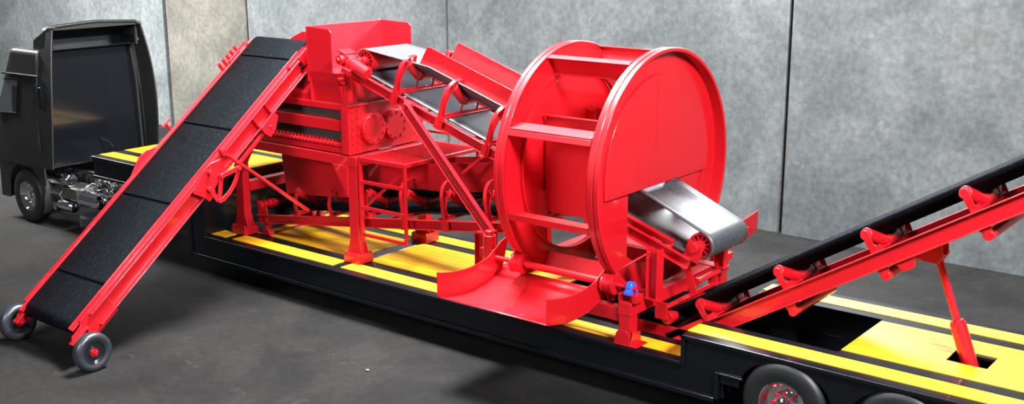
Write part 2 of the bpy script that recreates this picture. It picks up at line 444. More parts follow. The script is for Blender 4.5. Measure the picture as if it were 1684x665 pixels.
# ------------------------------------------------------------------ generic cross-section conveyor running along X
def conveyor(root, head, tail, yc, bw, r, beltmat, frame_t, frame_h, frame_top, stations, hoops, ih=None, trough=0.13, tail_len=2.2, s_pad=0.0, skirt=None, pulley_end=True):
    """head=(x,z) lower s; tail=(x,z). s runs head->tail."""
    hx, hz = head; tx, tz = tail
    d = V((tx - hx, 0, tz - hz)); L = d.length; d.normalize()
    n = V((-d.z, 0, d.x));
    if n.z < 0: n = -n
    o = V((hx, yc, hz)); f = lambda s, t, nn: o + d * s + V((0, 1, 0)) * t + n * nn
    # belt loop
    m = MB(); rows = []
    NT = 10
    def ring(s, nn, nx, tro):   # row of verts across
        row = []
        for j in range(NT + 1):
            t = -bw / 2 + bw * j / NT
            u = max(0, abs(t) - bw * 0.2) / (bw * 0.3)
            row.append(m.bm.verts.new(f(s, t * (1 - 0.06 * tro), nn + tro * trough * u)))
        return row
    K = 40
    for i in range(K + 1):
        s = L * i / K; tro = min(1, s / 1.2, (L - s) / tail_len)
        rows.append(ring(s, r, 0, tro))
    for i in range(1, 14):
        a = PI / 2 - PI * i / 14
        rows.append(ring(L + r * math.cos(a), r * math.sin(a), 0, 0))
    for i in range(K + 1):
        s = L * (1 - i / K); rows.append(ring(s, -r, 0, 0))
    for i in range(1, 14):
        a = -PI / 2 - PI * i / 14
        rows.append(ring(r * math.cos(a), r * math.sin(a), 0, 0))
    for A, B in zip(rows, rows[1:] + rows[:1]):
        for j in range(NT): m.bm.faces.new((A[j], A[j + 1], B[j + 1], B[j]))
    obj('belt', m, beltmat, root, solid=0.018, angle=16)
    # pulleys
    for s in (0, L):
        m = MB(); e = bw / 2 - 0.02
        m.lathe(f(s, 0, 0), (0, 1, 0), [(-e, r * 0.78), (-e, r - 0.012), (e, r - 0.012), (e, r * 0.78), (e - 0.04, r * 0.76), (e - 0.04, 0.0)], 40)
        m.lathe(f(s, 0, 0), (0, 1, 0), [(-e, r * 0.78), (-e + 0.10, r * 0.76), (-e + 0.10, 0.0)], 40)
        for k in range(11):
            a = 2 * PI * k / 11
            u = d * math.cos(a) + n * math.sin(a); v = -d * math.sin(a) + n * math.cos(a)
            c = f(s, -e + 0.05, 0)
            m.box(0.04, r * 0.78, -0.007, 0.007, -0.045, 0.045, lambda A, B, D: c + u * A + v * B + V((0, 1, 0)) * D)
        m.cyl(f(s, -bw / 2 - 0.10, 0), f(s, bw / 2 + 0.10, 0), 0.035, 20)
        m.cyl(f(s, -bw / 2 - 0.06, 0), f(s, -bw / 2 + 0.05, 0), 0.062, 20)
        obj('pulley', m, RED, root, bevel=0.0)
    # side channels
    for sg in (-1, 1):
        y = sg * frame_t
        m = MB(); m.channel(f(-0.12, y, frame_top - frame_h / 2), f(L + s_pad, y, frame_top - frame_h / 2), 0.06, frame_h, 0.012, up=n, side=(0, sg, 0))
        for s in (0.0, L):   # bearing arm plates
            m.box(s - 0.11, s + 0.11, y, y + sg * 0.018, frame_top - 0.02, 0.07, f)
            m.cyl(f(s, y - sg * 0.02, 0), f(s, y + sg * 0.06, 0), 0.06, 20)
        obj('side_rail', m, RED, root, bevel=0.003)
    # cross tubes
    m = MB(); k = int(L / 0.45)
    for i in range(1, k):
        s = L * i / k
        if any(abs(s - q) < 0.15 for q in stations): continue
        m.cyl(f(s, -frame_t, frame_top - 0.05), f(s, frame_t, frame_top - 0.05), 0.022, 12)
    obj('cross_tube', m, RED, root)
    for s in stations: idler(root, f, s, frame_t, frame_top, bw, r, trough, n, ih)
    for s in hoops:
        m = MB()
        for sg in (-1, 1):
            pts = [f(s, sg * (frame_t + 0.075), frame_top - frame_h * 1.05)]
            pts.append(f(s, sg * (frame_t + 0.070), frame_top + 0.30))
            for q in range(1, 11):
                a = (PI / 2) * q / 10
                pts.append(f(s, sg * (frame_t + 0.070 - 0.20 * (1 - math.cos(a))), frame_top + 0.30 + 0.26 * math.sin(a)))
            pts.append(f(s, sg * (bw / 2 - 0.120), frame_top + 0.57))
            m.sweep(pts, 0.055, 0.014, d)
            m.sweep([p + n * 0 for p in [f(s, sg * (frame_t + 0.055), frame_top - frame_h * 1.05), f(s, sg * (frame_t + 0.055), frame_top + 0.2)]], 0.02, 0.03, d)
            m.box(s - 0.03, s + 0.03, sg * (bw / 2 - 0.115) - 0.005, sg * (bw / 2 - 0.115) + 0.005, frame_top + 0.47, frame_top + 0.57, f); m.bolt(f(s, sg * (bw / 2 - 0.11), frame_top + 0.50), (0, sg, 0))
            m.box(s - 0.07, s + 0.07, sg * (frame_t + 0.06) - 0.008, sg * (frame_t + 0.06) + 0.008, frame_top - frame_h - 0.01, frame_top + 0.01, f)
        obj('skirt_hoop', m, RED, root, bevel=0.003)
    if skirt:
        s0, s1, hgt, slant, base = skirt
        for sg in (-1, 1):
            m = MB(); y = sg * (bw / 2 - 0.13)
            rr = 0.05
            pts = [(s0, base), (s1, base), (s1 + slant, base + hgt), (s0 + slant + rr, base + hgt), (s0 + slant + 0.01, base + hgt - rr * .4), (s0 + slant - 0.0, base + hgt - rr)]
            m.prism(pts, lambda a, b, dd: f(a, dd, b), y - 0.007, y + 0.007)
            obj('skirt_plate', m, RED, root, bevel=0.002)
    return f, L, d, n

def idler(root, f, s, ft, top, bw, r, trough, n, ih=None):
    m = MB()
    base = top + 0.012
    m.box(s - 0.03, s + 0.03, -ft - 0.03, ft + 0.03, base - 0.012, base + 0.012, f)
    m.box(s - 0.006, s + 0.006, -ft, ft, base, base + 0.05, f)
    cr = bw * 0.19; rr = 0.072
    cn = r - 0.02 - rr
    ot = ih or bw / 2 + 0.03; on = cn + trough * (ot - cr) / (bw * 0.3) * 0.98
    for sg in (-1, 1):
        m.box(s - 0.015, s + 0.015, sg * cr - 0.006, sg * cr + 0.006, base, cn + 0.02, f)
        # bent end bracket
        pts = [f(s, sg * ft, base - 0.01), f(s, sg * (ft + 0.03), base + (on - base) * 0.45), f(s, sg * (ot + 0.03), on - 0.02), f(s, sg * (ot + 0.012), on + 0.03)]
        m.sweep(pts, 0.08, 0.012, f(1, 0, 0) - f(0, 0, 0))
        m.cyl(f(s, sg * (ot + 0.02), on), f(s, sg * (ot + 0.04), on), 0.045, 16)
    fr = obj('idler_frame', m, RED, root, bevel=0.002)
    q = MB(); q.cyl(f(s, -cr + 0.015, cn), f(s, cr - 0.015, cn), rr, 20)
    obj('roller', q, RED, fr, bevel=0.004)
    for sg in (-1, 1):
        q = MB(); q.cyl(f(s, sg * (cr + 0.015), cn + 0.01), f(s, sg * ot, on), rr, 20)
        obj('roller', q, RED, fr, bevel=0.004)

# inclined conveyor through the drum
ic = thing('inclined_conveyor', 'red belt conveyor sloping from the square hopper down through the big drum', 'conveyor', (-3.1, 1.26, 2.8))
head = (-5.92, 3.74); tail = (-0.24, 1.89)
st = [0.84 + 0.90 * k for k in range(5)]
icf, icL, icd, icn = conveyor(ic, head, tail, 1.26, 0.92, 0.17, BELTG, 0.56, 0.14, -0.155, st, st[:3], trough=0.22, skirt=(0.93, 3.45, 0.33, 0.07, 0.29))
f = icf
m = MB()   # gear motor
m.cyl(f(0.02, -0.70, -0.03), f(0.36, -0.74, -0.03), 0.095, 28); m.cyl(f(0.36, -0.74, -0.03), f(0.375, -0.742, -0.03), 0.08, 28)
m.cyl(f(-0.03, -0.695, -0.03), f(0.02, -0.70, -0.03), 0.115, 28)
obj('drive_motor', m, RED, ic, bevel=0.006)
m = MB(); m.box(-0.22, -0.03, -0.78, -0.60, -0.10, 0.08, f); m.cyl(f(-0.13, -0.60, 0), f(-0.13, -0.86, 0), 0.07, 20)
m.cyl(f(-0.13, -0.46, 0), f(-0.13, -0.90, 0), 0.03, 16); m.box(-0.25, -0.10, -0.80, -0.56, 0.08, 0.11, f); m.box(-0.06, 0.10, -0.85, -0.66, -0.16, -0.08, f)
obj('gearbox', m, RED, ic, bevel=0.006)
m = MB()   # belt guard lips near the tail
m.box(icL - 1.05, icL - 0.30, -0.545, -0.525, -0.16, -0.06, f); m.box(icL - 1.05, icL - 0.30, -0.60, -0.53, -0.07, -0.055, f)
obj('tail_guard', m, RED, ic, bevel=0.003)
m = MB()   # belt scraper arm
m.beam(f(icL - 0.12, -0.50, -0.2), f(icL + 0.12, -0.42, -0.62), 0.10, 0.012, up=(0, 1, 0)); m.beam(f(icL - 0.2, -0.50, -0.21), f(icL - 0.2, 0.5, -0.21), 0.05, 0.02)
obj('scraper_arm', m, RED, ic, bevel=0.003)
for sg, yy in ((-1, 0.50), (1, 2.02)):
    m = MB(); p = V((-4.86, yy + 0.02, 3.24)); q = V((-3.24, yy, 1.60))
    m.channel(p, q, 0.07, 0.15, 0.012, up=(1, 0, 1), side=(0, -1, 0))
    m.box(-3.34, -3.18, yy - 0.05, yy + 0.03, 1.42, 1.66)
    m.cyl((-4.84, yy - 0.02, 3.2), (-4.84, yy + 0.18, 3.2), 0.045, 20)
    obj('support_strut', m, RED, ic, bevel=0.003)
m = MB()   # lower bracing rods
m.beam((-4.55, 0.66, 2.86), (-3.60, 1.9, 2.56), 0.05, 0.03); m.beam((-4.3, 1.7, 2.9), (-3.6, 0.75, 2.58), 0.05, 0.03); m.beam((-3.62, 0.72, 2.58), (-4.05, 0.60, 2.2), 0.05, 0.04)
obj('brace_bar', m, RED, ic)

# lower conveyor
lc = thing('transfer_conveyor', 'red conveyor lying low on the deck under the screen', 'conveyor', (-5.6, 1.275, 0.7))
lst = [0.86 + 0.81 * k for k in range(7)]
lcf, lcL, lcd, lcn = conveyor(lc, (-8.32, 1.21), (-2.75, 1.955), 1.275, 0.86, 0.10, BELT, 0.59, 0.145, -0.16, lst, lst[3:6], ih=0.53, trough=0.15, skirt=(2.3, 5.3, 0.42, 0.0, 0.20))
f = lcf
m = MB()
for x in (-8.22,):
    for y in (0.70, 1.85):
        m.box(x - 0.04, x + 0.04, y - 0.04, y + 0.04, 0.80, 1.0); m.prism([(-0.06, 0.82), (0.06, 0.82), (0.10, 0.709), (-0.10, 0.709)], lambda a, b, d: V((x + a, y + d, b)), -0.05, 0.05)
        m.cyl((x, y - 0.06, 0.84), (x, y + 0.06, 0.84), 0.04, 16)
    m.box(x - 0.04, x + 0.04, 0.66, 1.9, 0.709, 0.725)
obj('conveyor_foot', m, RED, lc, bevel=0.003)
for yy in (0.56, 1.99):
    m = MB(); m.ibeam((-3.48, yy, 0.709), (-3.48, yy, 1.56), 0.16, 0.15, up=(1, 0, 0)); m.box(-3.60, -3.36, yy - 0.1, yy + 0.1, 0.709, 0.725)
    m.box(-3.56, -3.40, yy - 0.08, yy + 0.08, 1.56, 1.58)
    obj('support_post', m, RED, lc, bevel=0.002)

# rear discharge conveyor (its flat tail lies in the pit, then climbs at 31 degrees)
rc = thing('discharge_conveyor', 'long red conveyor climbing to the right above the rear deck', 'conveyor', (1.5, 1.275, 0.7))
ang = math.atan(0.612)
dx, dz = math.cos(ang), math.sin(ang)
o0 = V((-0.55, 1.275, 0.72)); d = V((dx, 0, dz)); nn_ = V((-dz, 0, dx))
f = lambda s, t, n: o0 + d * s + V((0, 1, 0)) * t + nn_ * n
LR = 7.2; bw = 1.0; r = 0.12
m = MB(); rows = []; NT = 10
def prow(P, nrm, tro):
    row = []
    for j in range(NT + 1):
        t = -bw / 2 + bw * j / NT; u = max(0, abs(t) - bw * 0.2) / (bw * 0.3)
        row.append(m.bm.verts.new(P + V((0, 1, 0)) * t * (1 - .06 * tro) + nrm * 0.15 * u * tro))
    rows.append(row)
cpts = []
flat0 = V((-1.35, 1.275, 0.72))
for i in range(8): prow(V((-1.35 + i * 0.1, 1.275, 0.72)) + V((0, 0, r)), V((0, 0, 1)), 0.0 if i < 2 else 0.15 * (i - 1))
for i in range(40):
    s = 0.12 + (LR - 0.12) * i / 39; prow(f(s, 0, r), nn_, 1 - max(0, (s - LR + .6) / .6))
for i in range(1, 12):
    a = PI / 2 - PI * i / 12; prow(f(LR + r * math.cos(a), 0, r * math.sin(a)), nn_, 0)
for i in range(30): prow(f(LR - (LR - 0.15) * i / 29, 0, -r), nn_, 0)
for i in range(7): prow(V((-0.65 - i * 0.1167, 1.275, 0.72 - r)), V((0, 0, 1)), 0)
for i in range(1, 12):
    a = -PI / 2 - PI * i / 12; prow(flat0 + V((r * math.cos(a), 0, r * math.sin(a))), V((0, 0, 1)), 0)
for A, B in zip(rows, rows[1:] + rows[:1]):
    for j in range(NT): m.bm.faces.new((A[j], A[j + 1], B[j + 1], B[j]))
obj('belt', m, BELT, rc, solid=0.03, angle=17)
m = MB()
for P in (flat0, f(LR, 0, 0)):
    m.cyl(P + V((0, -0.49, 0)), P + V((0, 0.49, 0)), r - 0.012, 32); m.cyl(P + V((0, -0.6, 0)), P + V((0, 0.6, 0)), 0.03, 16)
obj('pulley', m, RED, rc, bevel=0.004)
FT = -0.03
for sg in (-1, 1):
    m = MB()
    m.channel(f(0.30, sg * 0.53, FT - 0.09), f(LR + 0.1, sg * 0.53, FT - 0.09), 0.08, 0.19, 0.014, up=nn_, side=(0, sg, 0))
    m.box(-1.45, -0.25, 1.275 + sg * 0.53 - 0.008, 1.275 + sg * 0.53 + 0.008, 0.60, 0.80)
    m.box(-0.1, 0.5, sg * 0.53 - 0.008, sg * 0.53 + 0.008, -0.15, 0.02, f)
    obj('side_rail', m, RED, rc, bevel=0.003)
m = MB()
for i in range(14):
    s = 0.6 + i * 0.5; m.cyl(f(s, -0.53, FT - 0.1), f(s, 0.53, FT - 0.1), 0.025, 12)
m.cyl((-0.75, 0.62, 0.60), (-0.75, 1.93, 0.60), 0.05, 20); m.cyl((-0.45, 0.62, 0.66), (-0.45, 1.93, 0.66), 0.045, 20)
obj('cross_tube', m, RED, rc)
for i in range(6):
    s = 0.56 + i * 1.172
    idler(rc, f, s, 0.53, FT, bw, r, 0.15, nn_)
for s in (1.69, 2.91, 4.10, 5.4):
    m = MB()
    for sg in (-1, 1):
        m.prism([(s - 0.07, FT - 0.18), (s + 0.07, FT - 0.18), (s + 0.035, FT - 0.30), (s - 0.035, FT - 0.30)], lambda a, b, dd: f(a, dd, b), sg * 0.55 - 0.01, sg * 0.55 + 0.01)
    br = obj('return_bracket', m, RED, rc, bevel=0.002)
    q = MB(); q.cyl(f(s, -0.57, FT - 0.27), f(s, 0.57, FT - 0.27), 0.055, 20); obj('roller', q, RED, br, bevel=0.004)
m = MB()
for sg in (-1, 1):
    m.prism([(3.02, FT - 0.18), (3.46, FT - 0.18), (3.39, FT - 0.34), (3.30, FT - 0.40), (3.21, FT - 0.34)], lambda a, b, dd: f(a, dd, b), sg * 0.10 - 0.01, sg * 0.10 + 0.01)
m.box(3.02, 3.46, -0.53, 0.53, FT - 0.19, FT - 0.17, f)
m.prism([(3.05, FT - 0.18), (3.30, FT - 0.18), (3.24, FT - 0.30), (3.12, FT - 0.30)], lambda a, b, dd: f(a, dd, b), -0.56, -0.53)
obj('cylinder_lug', m, RED, rc, bevel=0.003)

# hydraulic cylinder standing in the deck hole
hc = thing('hydraulic_cylinder', 'red hydraulic cylinder standing in the square hole of the rear deck', 'hydraulic cylinder', (3.05, 1.26, 0.35))
top = f(3.30, -0.0, FT - 0.33); bot = V((3.10, 1.26, 0.45)); mid = V((2.66, 1.26, 1.46))
mid = bot + (top - bot).normalized() * ((top - bot).length * 0.58)
m = MB(); m.cyl(bot, mid, 0.088, 32); m.cyl(mid, mid + (top - bot).normalized() * 0.03, 0.075, 32)
m.box(-0.03, 0.03, -0.11, 0.11, -0.02, 0.10, lambda a, b, c: mid + V((a, b, c - 0.08)))
obj('barrel', m, RED, hc, bevel=0.006)
m = MB(); m.cyl(mid, top, 0.042, 24); m.cyl(top + V((0, -0.08, 0)), top + V((0, 0.08, 0)), 0.06, 24)
obj('piston_rod', m, RED, hc, bevel=0.003)
m = MB(); m.box(2.95, 3.25, 1.10, 1.42, 0.351, 0.38); m.box(3.02, 3.18, 1.12, 1.15, 0.38, 0.55); m.box(3.02, 3.18, 1.37, 1.40, 0.38, 0.55)
m.cyl((3.10, 1.10, 0.45), (3.10, 1.42, 0.45), 0.03, 16)
obj('base_clevis', m, RED, hc, bevel=0.003)

# ------------------------------------------------------------------ plant frame
pf = thing('support_frame', 'red four-legged steel frame carrying the vibrating screen', 'steel frame', (-7.3, 1.29, 0.7))
XL, XR, YN, YF = -8.62, -5.93, 0.545, 2.035
for (x, y) in ((XL, YN), (XR, YN), (XL, YF), (XR, YF)):
    m = MB(); m.box(x - 0.095, x + 0.095, y - 0.07, y + 0.07, 0.84, 2.19)
    leg = obj('leg', m, RED, pf, bevel=0.006)
    m = MB(); m.box(x - 0.165, x + 0.165, y - 0.15, y + 0.15, 0.709, 0.85)
    for sx in (-1, 1):
        m.prism([(x + sx * 0.095, 0.85), (x + sx * 0.16, 0.85), (x + sx * 0.12, 0.97), (x + sx * 0.095, 1.05)], lambda a, b, d: V((a, y + d, b)), -0.07, -0.055)
        m.prism([(x + sx * 0.095, 0.85), (x + sx * 0.16, 0.85), (x + sx * 0.12, 0.97), (x + sx * 0.095, 1.05)], lambda a, b, d: V((a, y + d, b)), 0.055, 0.07)
        for sy in (-1, 1): m.bolt((x + sx * 0.135, y + sy * 0.12, 0.85), (0, 0, 1), 0.02, 0.02)
    obj('base_block', m, RED, leg, bevel=0.004)
m = MB()
for y in (YN, YF):
    m.box(-8.75, -5.83, y - 0.075, y + 0.075, 2.19, 2.34)
m.box(-8.75, -8.57, YN + 0.09, YF - 0.09, 2.19, 2.34); m.box(-6.01, -5.83, YN + 0.09, YF - 0.09, 2.19, 2.34)
obj('top_beam', m, RED, pf, bevel=0.006)
m = MB()
for y in (YN, YF):
    for x, sx in ((XL, 1), (XR, -1)):
        m.prism([(x + sx * 0.095, 2.19), (x + sx * 0.42, 2.19), (x + sx * 0.095, 1.72)], lambda a, b, d: V((a, y + d, b)), -0.085, -0.06)
obj('gusset', m, RED, pf, bevel=0.003)
m = MB(); m.box(-8.70, -8.54, YN + 0.09, YF - 0.09, 1.42, 1.58)
obj('cross_brace', m, RED, pf, bevel=0.004)

# discharge funnel under the frame
df = MB()
df.prism([(-7.95, 2.18), (-6.45, 2.18), (-6.40, 1.58), (-7.85, 1.43)], lambda a, b, d: V((a, d, b)), 0.82, 1.75)
o = obj('discharge_funnel', df, RED, bevel=0.01)
tag(o, 'dark red box funnel hanging under the screen above the low conveyor', 'funnel')

# vibrating screen box
vs = thing('vibrating_screen', 'red ribbed screen box with bolted end plate on the four-legged frame', 'vibrating screen', (-7.3, 1.29, 2.34))
SY0, SY1 = 0.50, 2.08
m = MB(); m.box(-8.7, -6.02, SY0 + 0.09, SY0 + 0.11, 2.36, 3.02); m.box(-8.7, -6.02, SY1 - 0.11, SY1 - 0.09, 2.36, 3.02)
m.box(-8.7, -8.68, SY0 + 0.1, SY1 - 0.1, 2.36, 3.02); m.box(-8.7, -6.02, SY0 + 0.1, SY1 - 0.1, 2.36, 2.38)
obj('side_plate', m, DARKGREY, vs)
for (y0, y1) in ((SY0, SY0 + 0.09), (SY1 - 0.09, SY1)):
    m = MB()
    for (z, h, w) in ((3.055, 0.09, 1.0), (2.775, 0.17, 0.7), (2.40, 0.08, 1.0)):
        m.box(-8.72, -6.02, y0, y1, z - h / 2, z + h / 2)
    ysg = -1 if y0 < 1 else 1
    m.prism([(y0, 2.505), (y1, 2.54), (y1, 2.47), (y0, 2.45)] if ysg < 0 else [(y0, 2.54), (y1, 2.505), (y1, 2.45), (y0, 2.47)], lambda a, b, d: V((d, a, b)), -8.72, -6.02)
    obj('stiffening_rib', m, RED, vs, bevel=0.006)
m = MB()
x = -8.6
while x < -6.25:
    m.cyl((x, SY0 + 0.03, 2.515), (x, SY0 + 0.03, 2.545), 0.017, 8); m.bolt((x, SY0, 2.48), (0, -1, 0), 0.018, 0.015); x += 0.085
obj('bolt_row', m, RED, vs)
for x in (-6.02,):
    m = MB(); m.box(x, x + 0.035, SY0 - 0.03, SY1 + 0.03, 2.36, 3.08)
    m.box(x + 0.035, x + 0.055, SY0 - 0.03, SY0 + 0.22, 2.36, 3.06)
    m.box(x - 0.10, x, SY0 - 0.03, SY0 + 0.0, 2.36, 3.07)
    m.box(x + 0.0, x + 0.07, SY0 - 0.03, SY1 + 0.03, 3.075, 3.10)
    for z in (2.42, 2.54, 2.66, 2.78, 2.90, 3.01):
        for y in (SY0 + 0.04, SY0 + 0.16): m.bolt((x + 0.055, y, z), (1, 0, 0), 0.024, 0.022)
    for k in range(11): m.bolt((x + 0.035, SY1 - 0.05, 2.40 + k * 0.062), (1, 0, 0), 0.016, 0.015)
    obj('end_plate', m, RED, vs, bevel=0.004)
for cy in (0.93, 1.40):
    m = MB(); c = V((-5.985, cy, 2.71))
    m.lathe(c, (1, 0, 0), [(0, 0.235), (0.10, 0.235), (0.105, 0.23), (0.105, 0.0)], 48)
    for k in range(10):
        a = 2 * PI * k / 10 + 0.2; m.bolt(c + V((0.105, 0.195 * math.cos(a), 0.195 * math.sin(a))), (1, 0, 0), 0.020, 0.018)
    obj('flange_cover', m, RED, vs, bevel=0.004)

# receiving hopper on top
rh = thing('feed_hopper', 'tall square red hopper above the screen at the head of the sloping conveyor', 'hopper', (-6.5, 1.3, 3.2))
m = MB()
m.prism([(-6.83, 3.55), (-6.30, 3.55), (-6.30, 4.15), (-6.35, 4.20), (-6.83, 4.22)], lambda a, b, d: V((a, d, b)), 0.50, 0.515)
obj('near_wall', m, RED, rh, bevel=0.003)
m = MB()
m.prism([(-6.83, 3.40), (-6.19, 3.40), (-6.19, 4.15), (-6.24, 4.20), (-6.83, 4.22)], lambda a, b, d: V((a, d, b)), 2.085, 2.10)
obj('far_wall', m, RED, rh, bevel=0.003)
m = MB(); m.box(-6.845, -6.83, 0.50, 2.10, 3.40, 4.22)
obj('back_wall', m, RED, rh, bevel=0.003)
m = MB()   # lower funnel body
m.box(-6.83, -6.15, 0.60, 2.06, 3.10, 3.55)
m.prism([(0.50, 3.56), (0.60, 3.56), (0.60, 3.10)], lambda a, b, d: V((d, a, b)), -6.83, -6.20)
m.box(-6.83, -6.80, 0.52, 0.60, 3.10, 3.60)
m.box(-6.15, -6.12, 0.62, 0.66, 3.10, 3.55); m.box(-6.15, -6.12, 0.78, 0.82, 3.10, 3.55)
m.prism([(-6.30, 3.56), (-6.12, 3.44), (-6.12, 3.40), (-6.30, 3.50)], lambda a, b, d: V((a, d, b)), 0.51, 0.60)
obj('funnel_body', m, RED, rh, bevel=0.004)
m = MB()   # guard behind the feed conveyor head
m.prism([(-8.40, 3.50), (-6.85, 3.50), (-6.85, 4.03), (-7.84, 4.03), (-8.36, 3.82)], lambda a, b, d: V((a, d, b)), 1.30, 1.315)
obj('deflector_plate', m, RED, rh, bevel=0.003)
m = MB()
m.prism([(0.55, 3.20), (0.95, 3.45), (0.95, 3.10), (0.55, 3.10)], lambda a, b, d: V((d, a, b)), -8.5, -6.85)
m.box(-8.5, -6.85, 1.28, 1.30, 3.10, 3.55); m.box(-8.5, -8.48, 0.6, 1.3, 3.10, 3.5)
obj('inlet_tray', m, RED, rh, bevel=0.003)

# ------------------------------------------------------------------ service platform with caged step frame
sp = thing('service_platform', 'red grated service platform with hanging barred side beside the screen', 'platform', (-5.3, 1.3, 1.16))
PX0, PX1, PY0, PY1 = -5.80, -4.84, 0.47, 2.14
m = MB()
m.box(PX0, PX1, PY0, PY0 + 0.04, 2.30, 2.36); m.box(PX0, PX1, PY1 - 0.04, PY1, 2.30, 2.36)
m.box(PX0, PX0 + 0.03, PY0 + 0.04, PY1 - 0.04, 2.302, 2.36); m.box(PX1 - 0.04, PX1, PY0 + 0.04, PY1 - 0.04, 2.302, 2.36)
obj('platform_frame', m, RED, sp, bevel=0.003)
m = MB(); y = PY0 + 0.05
while y < PY1 - 0.05:
    m.box(PX0 + 0.03, PX1 - 0.04, y, y + 0.010, 2.325, 2.36); y += 0.060
x = PX0 + 0.08
while x < PX1 - 0.05:
    m.box(x, x + 0.008, PY0 + 0.04, PY1 - 0.04, 2.335, 2.354); x += 0.10
obj('grating', m, RED, sp)
m = MB(); t = 0.042
m.box(PX1 - t, PX1, PY0, PY0 + t, 1.15, 2.297); m.box(PX0, PX0 + t, PY0, PY0 + t, 1.15, 2.297)
obj('upright', m, RED, sp, bevel=0.003)
for z in (1.15, 1.57, 1.965):
    m = MB(); m.box(PX0 + t, PX1 - t, PY0 + 0.003, PY0 + t * 0.7, z, z + 0.05); obj('rung', m, RED, sp, bevel=0.003)
m = MB(); m.beam((PX0 + 0.12, PY0 + 0.035, 1.62), (PX1 - 0.03, PY0 + 0.035, 2.26), 0.02, 0.045)
obj('diagonal_bar', m, RED, sp, bevel=0.003)
m = MB(); m.box(PX1 - t, PX1, PY1 - t, PY1, 1.95, 2.30); m.beam((PX1 - 0.02, PY1 - 0.02, 1.97), (PX1 - 0.02, PY1 - 0.6, 2.30), 0.03, 0.03)
obj('far_hanger', m, RED, sp, bevel=0.003)

# ------------------------------------------------------------------ drum
DC = V((0, 1.275, 2.626)); DR = 1.573
dr = thing('bucket_drum', 'huge open red drum wheel standing on rollers over the middle of the trailer', 'drum', (-1.8, 1.275, 1.05))
def ring(xo, xi, name):
    """xo = outer (proud) face, xi = inner face towards the drum centre"""
    s = 1 if xo > xi else -1; w = abs(xo - xi)
    m = MB()
    prof = [(0, DR - 0.045), (0, DR), (w * 0.40, DR), (w * 0.42, DR - 0.012), (w * 0.55, DR - 0.012), (w * 0.57, DR), (w, DR), (w, DR - 0.045)]
    m.lathe(DC + V((xo, 0, 0)), (-s, 0, 0), prof, 160, closed=True)
    return obj(name, m, RED, dr, bevel=0.004, angle=30)
ring(-1.00, -1.15, 'running_ring'); ring(-2.57, -2.42, 'running_ring')
def end_annulus(x, r_in, name, thick=0.03, lip=0.0, lipdir=1):
    m = MB()
    prof = [(0, r_in), (0, DR - 0.02), (thick, DR - 0.02), (thick, r_in)]
    m.lathe(DC + V((x, 0, 0)), (1, 0, 0), prof, 128, closed=True)
    if lip: m.lathe(DC + V((x, 0, 0)), (lipdir, 0, 0), [(0, r_in), (0, r_in + 0.025), (lip, r_in + 0.025), (lip, r_in)], 128, closed=True)
    return obj(name, m, RED, dr, angle=30)
end_annulus(-1.18, 1.20, 'end_ring_plate'); end_annulus(-2.45, 1.20, 'end_ring_plate', lip=0.07, lipdir=1)
def slotted_disc(x, R, y0, y1, z0, z1, th):
    """disc with a rectangular opening y0..y1, z0..z1 built from strips"""
    m = MB(); n = 72
    def add(pts): m.prism(pts, lambda a, b, d: V((x + d, a, b)), 0, th)
    cy, cz = DC.y, DC.z
    def arc(a0, a1, k=28): return [(cy + R * math.cos(a0 + (a1 - a0) * i / k), cz + R * math.sin(a0 + (a1 - a0) * i / k)) for i in range(k + 1)]
    aT = math.asin((z1 - cz) / R)
    add(arc(aT, PI - aT, 60))                                   # cap above the opening
    aB = math.asin(max(-1, (z0 - cz) / R))
    # left column (y<y0), from z1 down to the rim
    aL = math.atan2(-math.sqrt(max(0, R * R - (y0 - cy) ** 2)), y0 - cy) % (2 * PI)
    add([(y0, z1)] + arc(PI - aT, aL, 24))
    aR = math.atan2(-math.sqrt(max(0, R * R - (y1 - cy) ** 2)), y1 - cy)
    add([(y1, z1)] + arc(aT, aR, 10))
    if aB > -PI / 2 + 0.05:
        zl = cz - math.sqrt(R * R - (y0 - cy) ** 2)
        if zl < z0: add([(y0, z0)] + arc(aL, 2 * PI + min(aR, aB), 24) + [(y1, z0)])
    return m
m = slotted_disc(-1.196, 1.30, 0.64, 1.86, 1.30, 2.46, 0.02); obj('front_disc', m, RED, dr, angle=30)
m = slotted_disc(-2.50, 1.22, 0.72, 2.36, 1.52, 2.30, 0.02); obj('rear_disc', m, RED, dr, angle=30)
# D shaped cover
m = MB(); R = 1.25; cy, cz = 1.29, 2.626; zc = 2.45
a0 = math.asin((zc - cz) / R)
pts = [(cy + R * math.cos(a0 + (PI - 2 * a0) * i / 72), cz + R * math.sin(a0 + (PI - 2 * a0) * i / 72)) for i in range(73)]
m.prism(pts, lambda a, b, d: V((d, a, b)), -1.17, -1.125)
cv = obj('cover_plate', m, RED, dr, bevel=0.004, angle=30)
m = MB()
m.box(-1.126, -1.1225, 1.20, 1.204, 2.95, 3.80); m.box(-1.126, -1.1225, 0.78, 0.784, 2.52, 2.92); m.box(-1.126, -1.1225, 0.78, 1.55, 2.52, 2.524)
obj('panel_seam', m, RED, cv)
m = MB()
for k in range(16):
    m.cyl((-1.126, 0.15 + k * 0.148, 2.49), (-1.118, 0.15 + k * 0.148, 2.49), 0.009, 8)
for k in range(7): m.cyl((-1.126, 1.202, 2.97 + 0.13 * k), (-1.119, 1.202, 2.97 + 0.13 * k), 0.008, 8)
for (y, z) in ((0.35, 3.1), (0.6, 3.35), (1.0, 3.1), (1.5, 3.1), (1.9, 3.2), (0.5, 2.8), (1.7, 2.8), (2.2, 2.9)): m.cyl((-1.126, y, z), (-1.119, y, z), 0.009, 8)
obj('rivet', m, RED, cv)
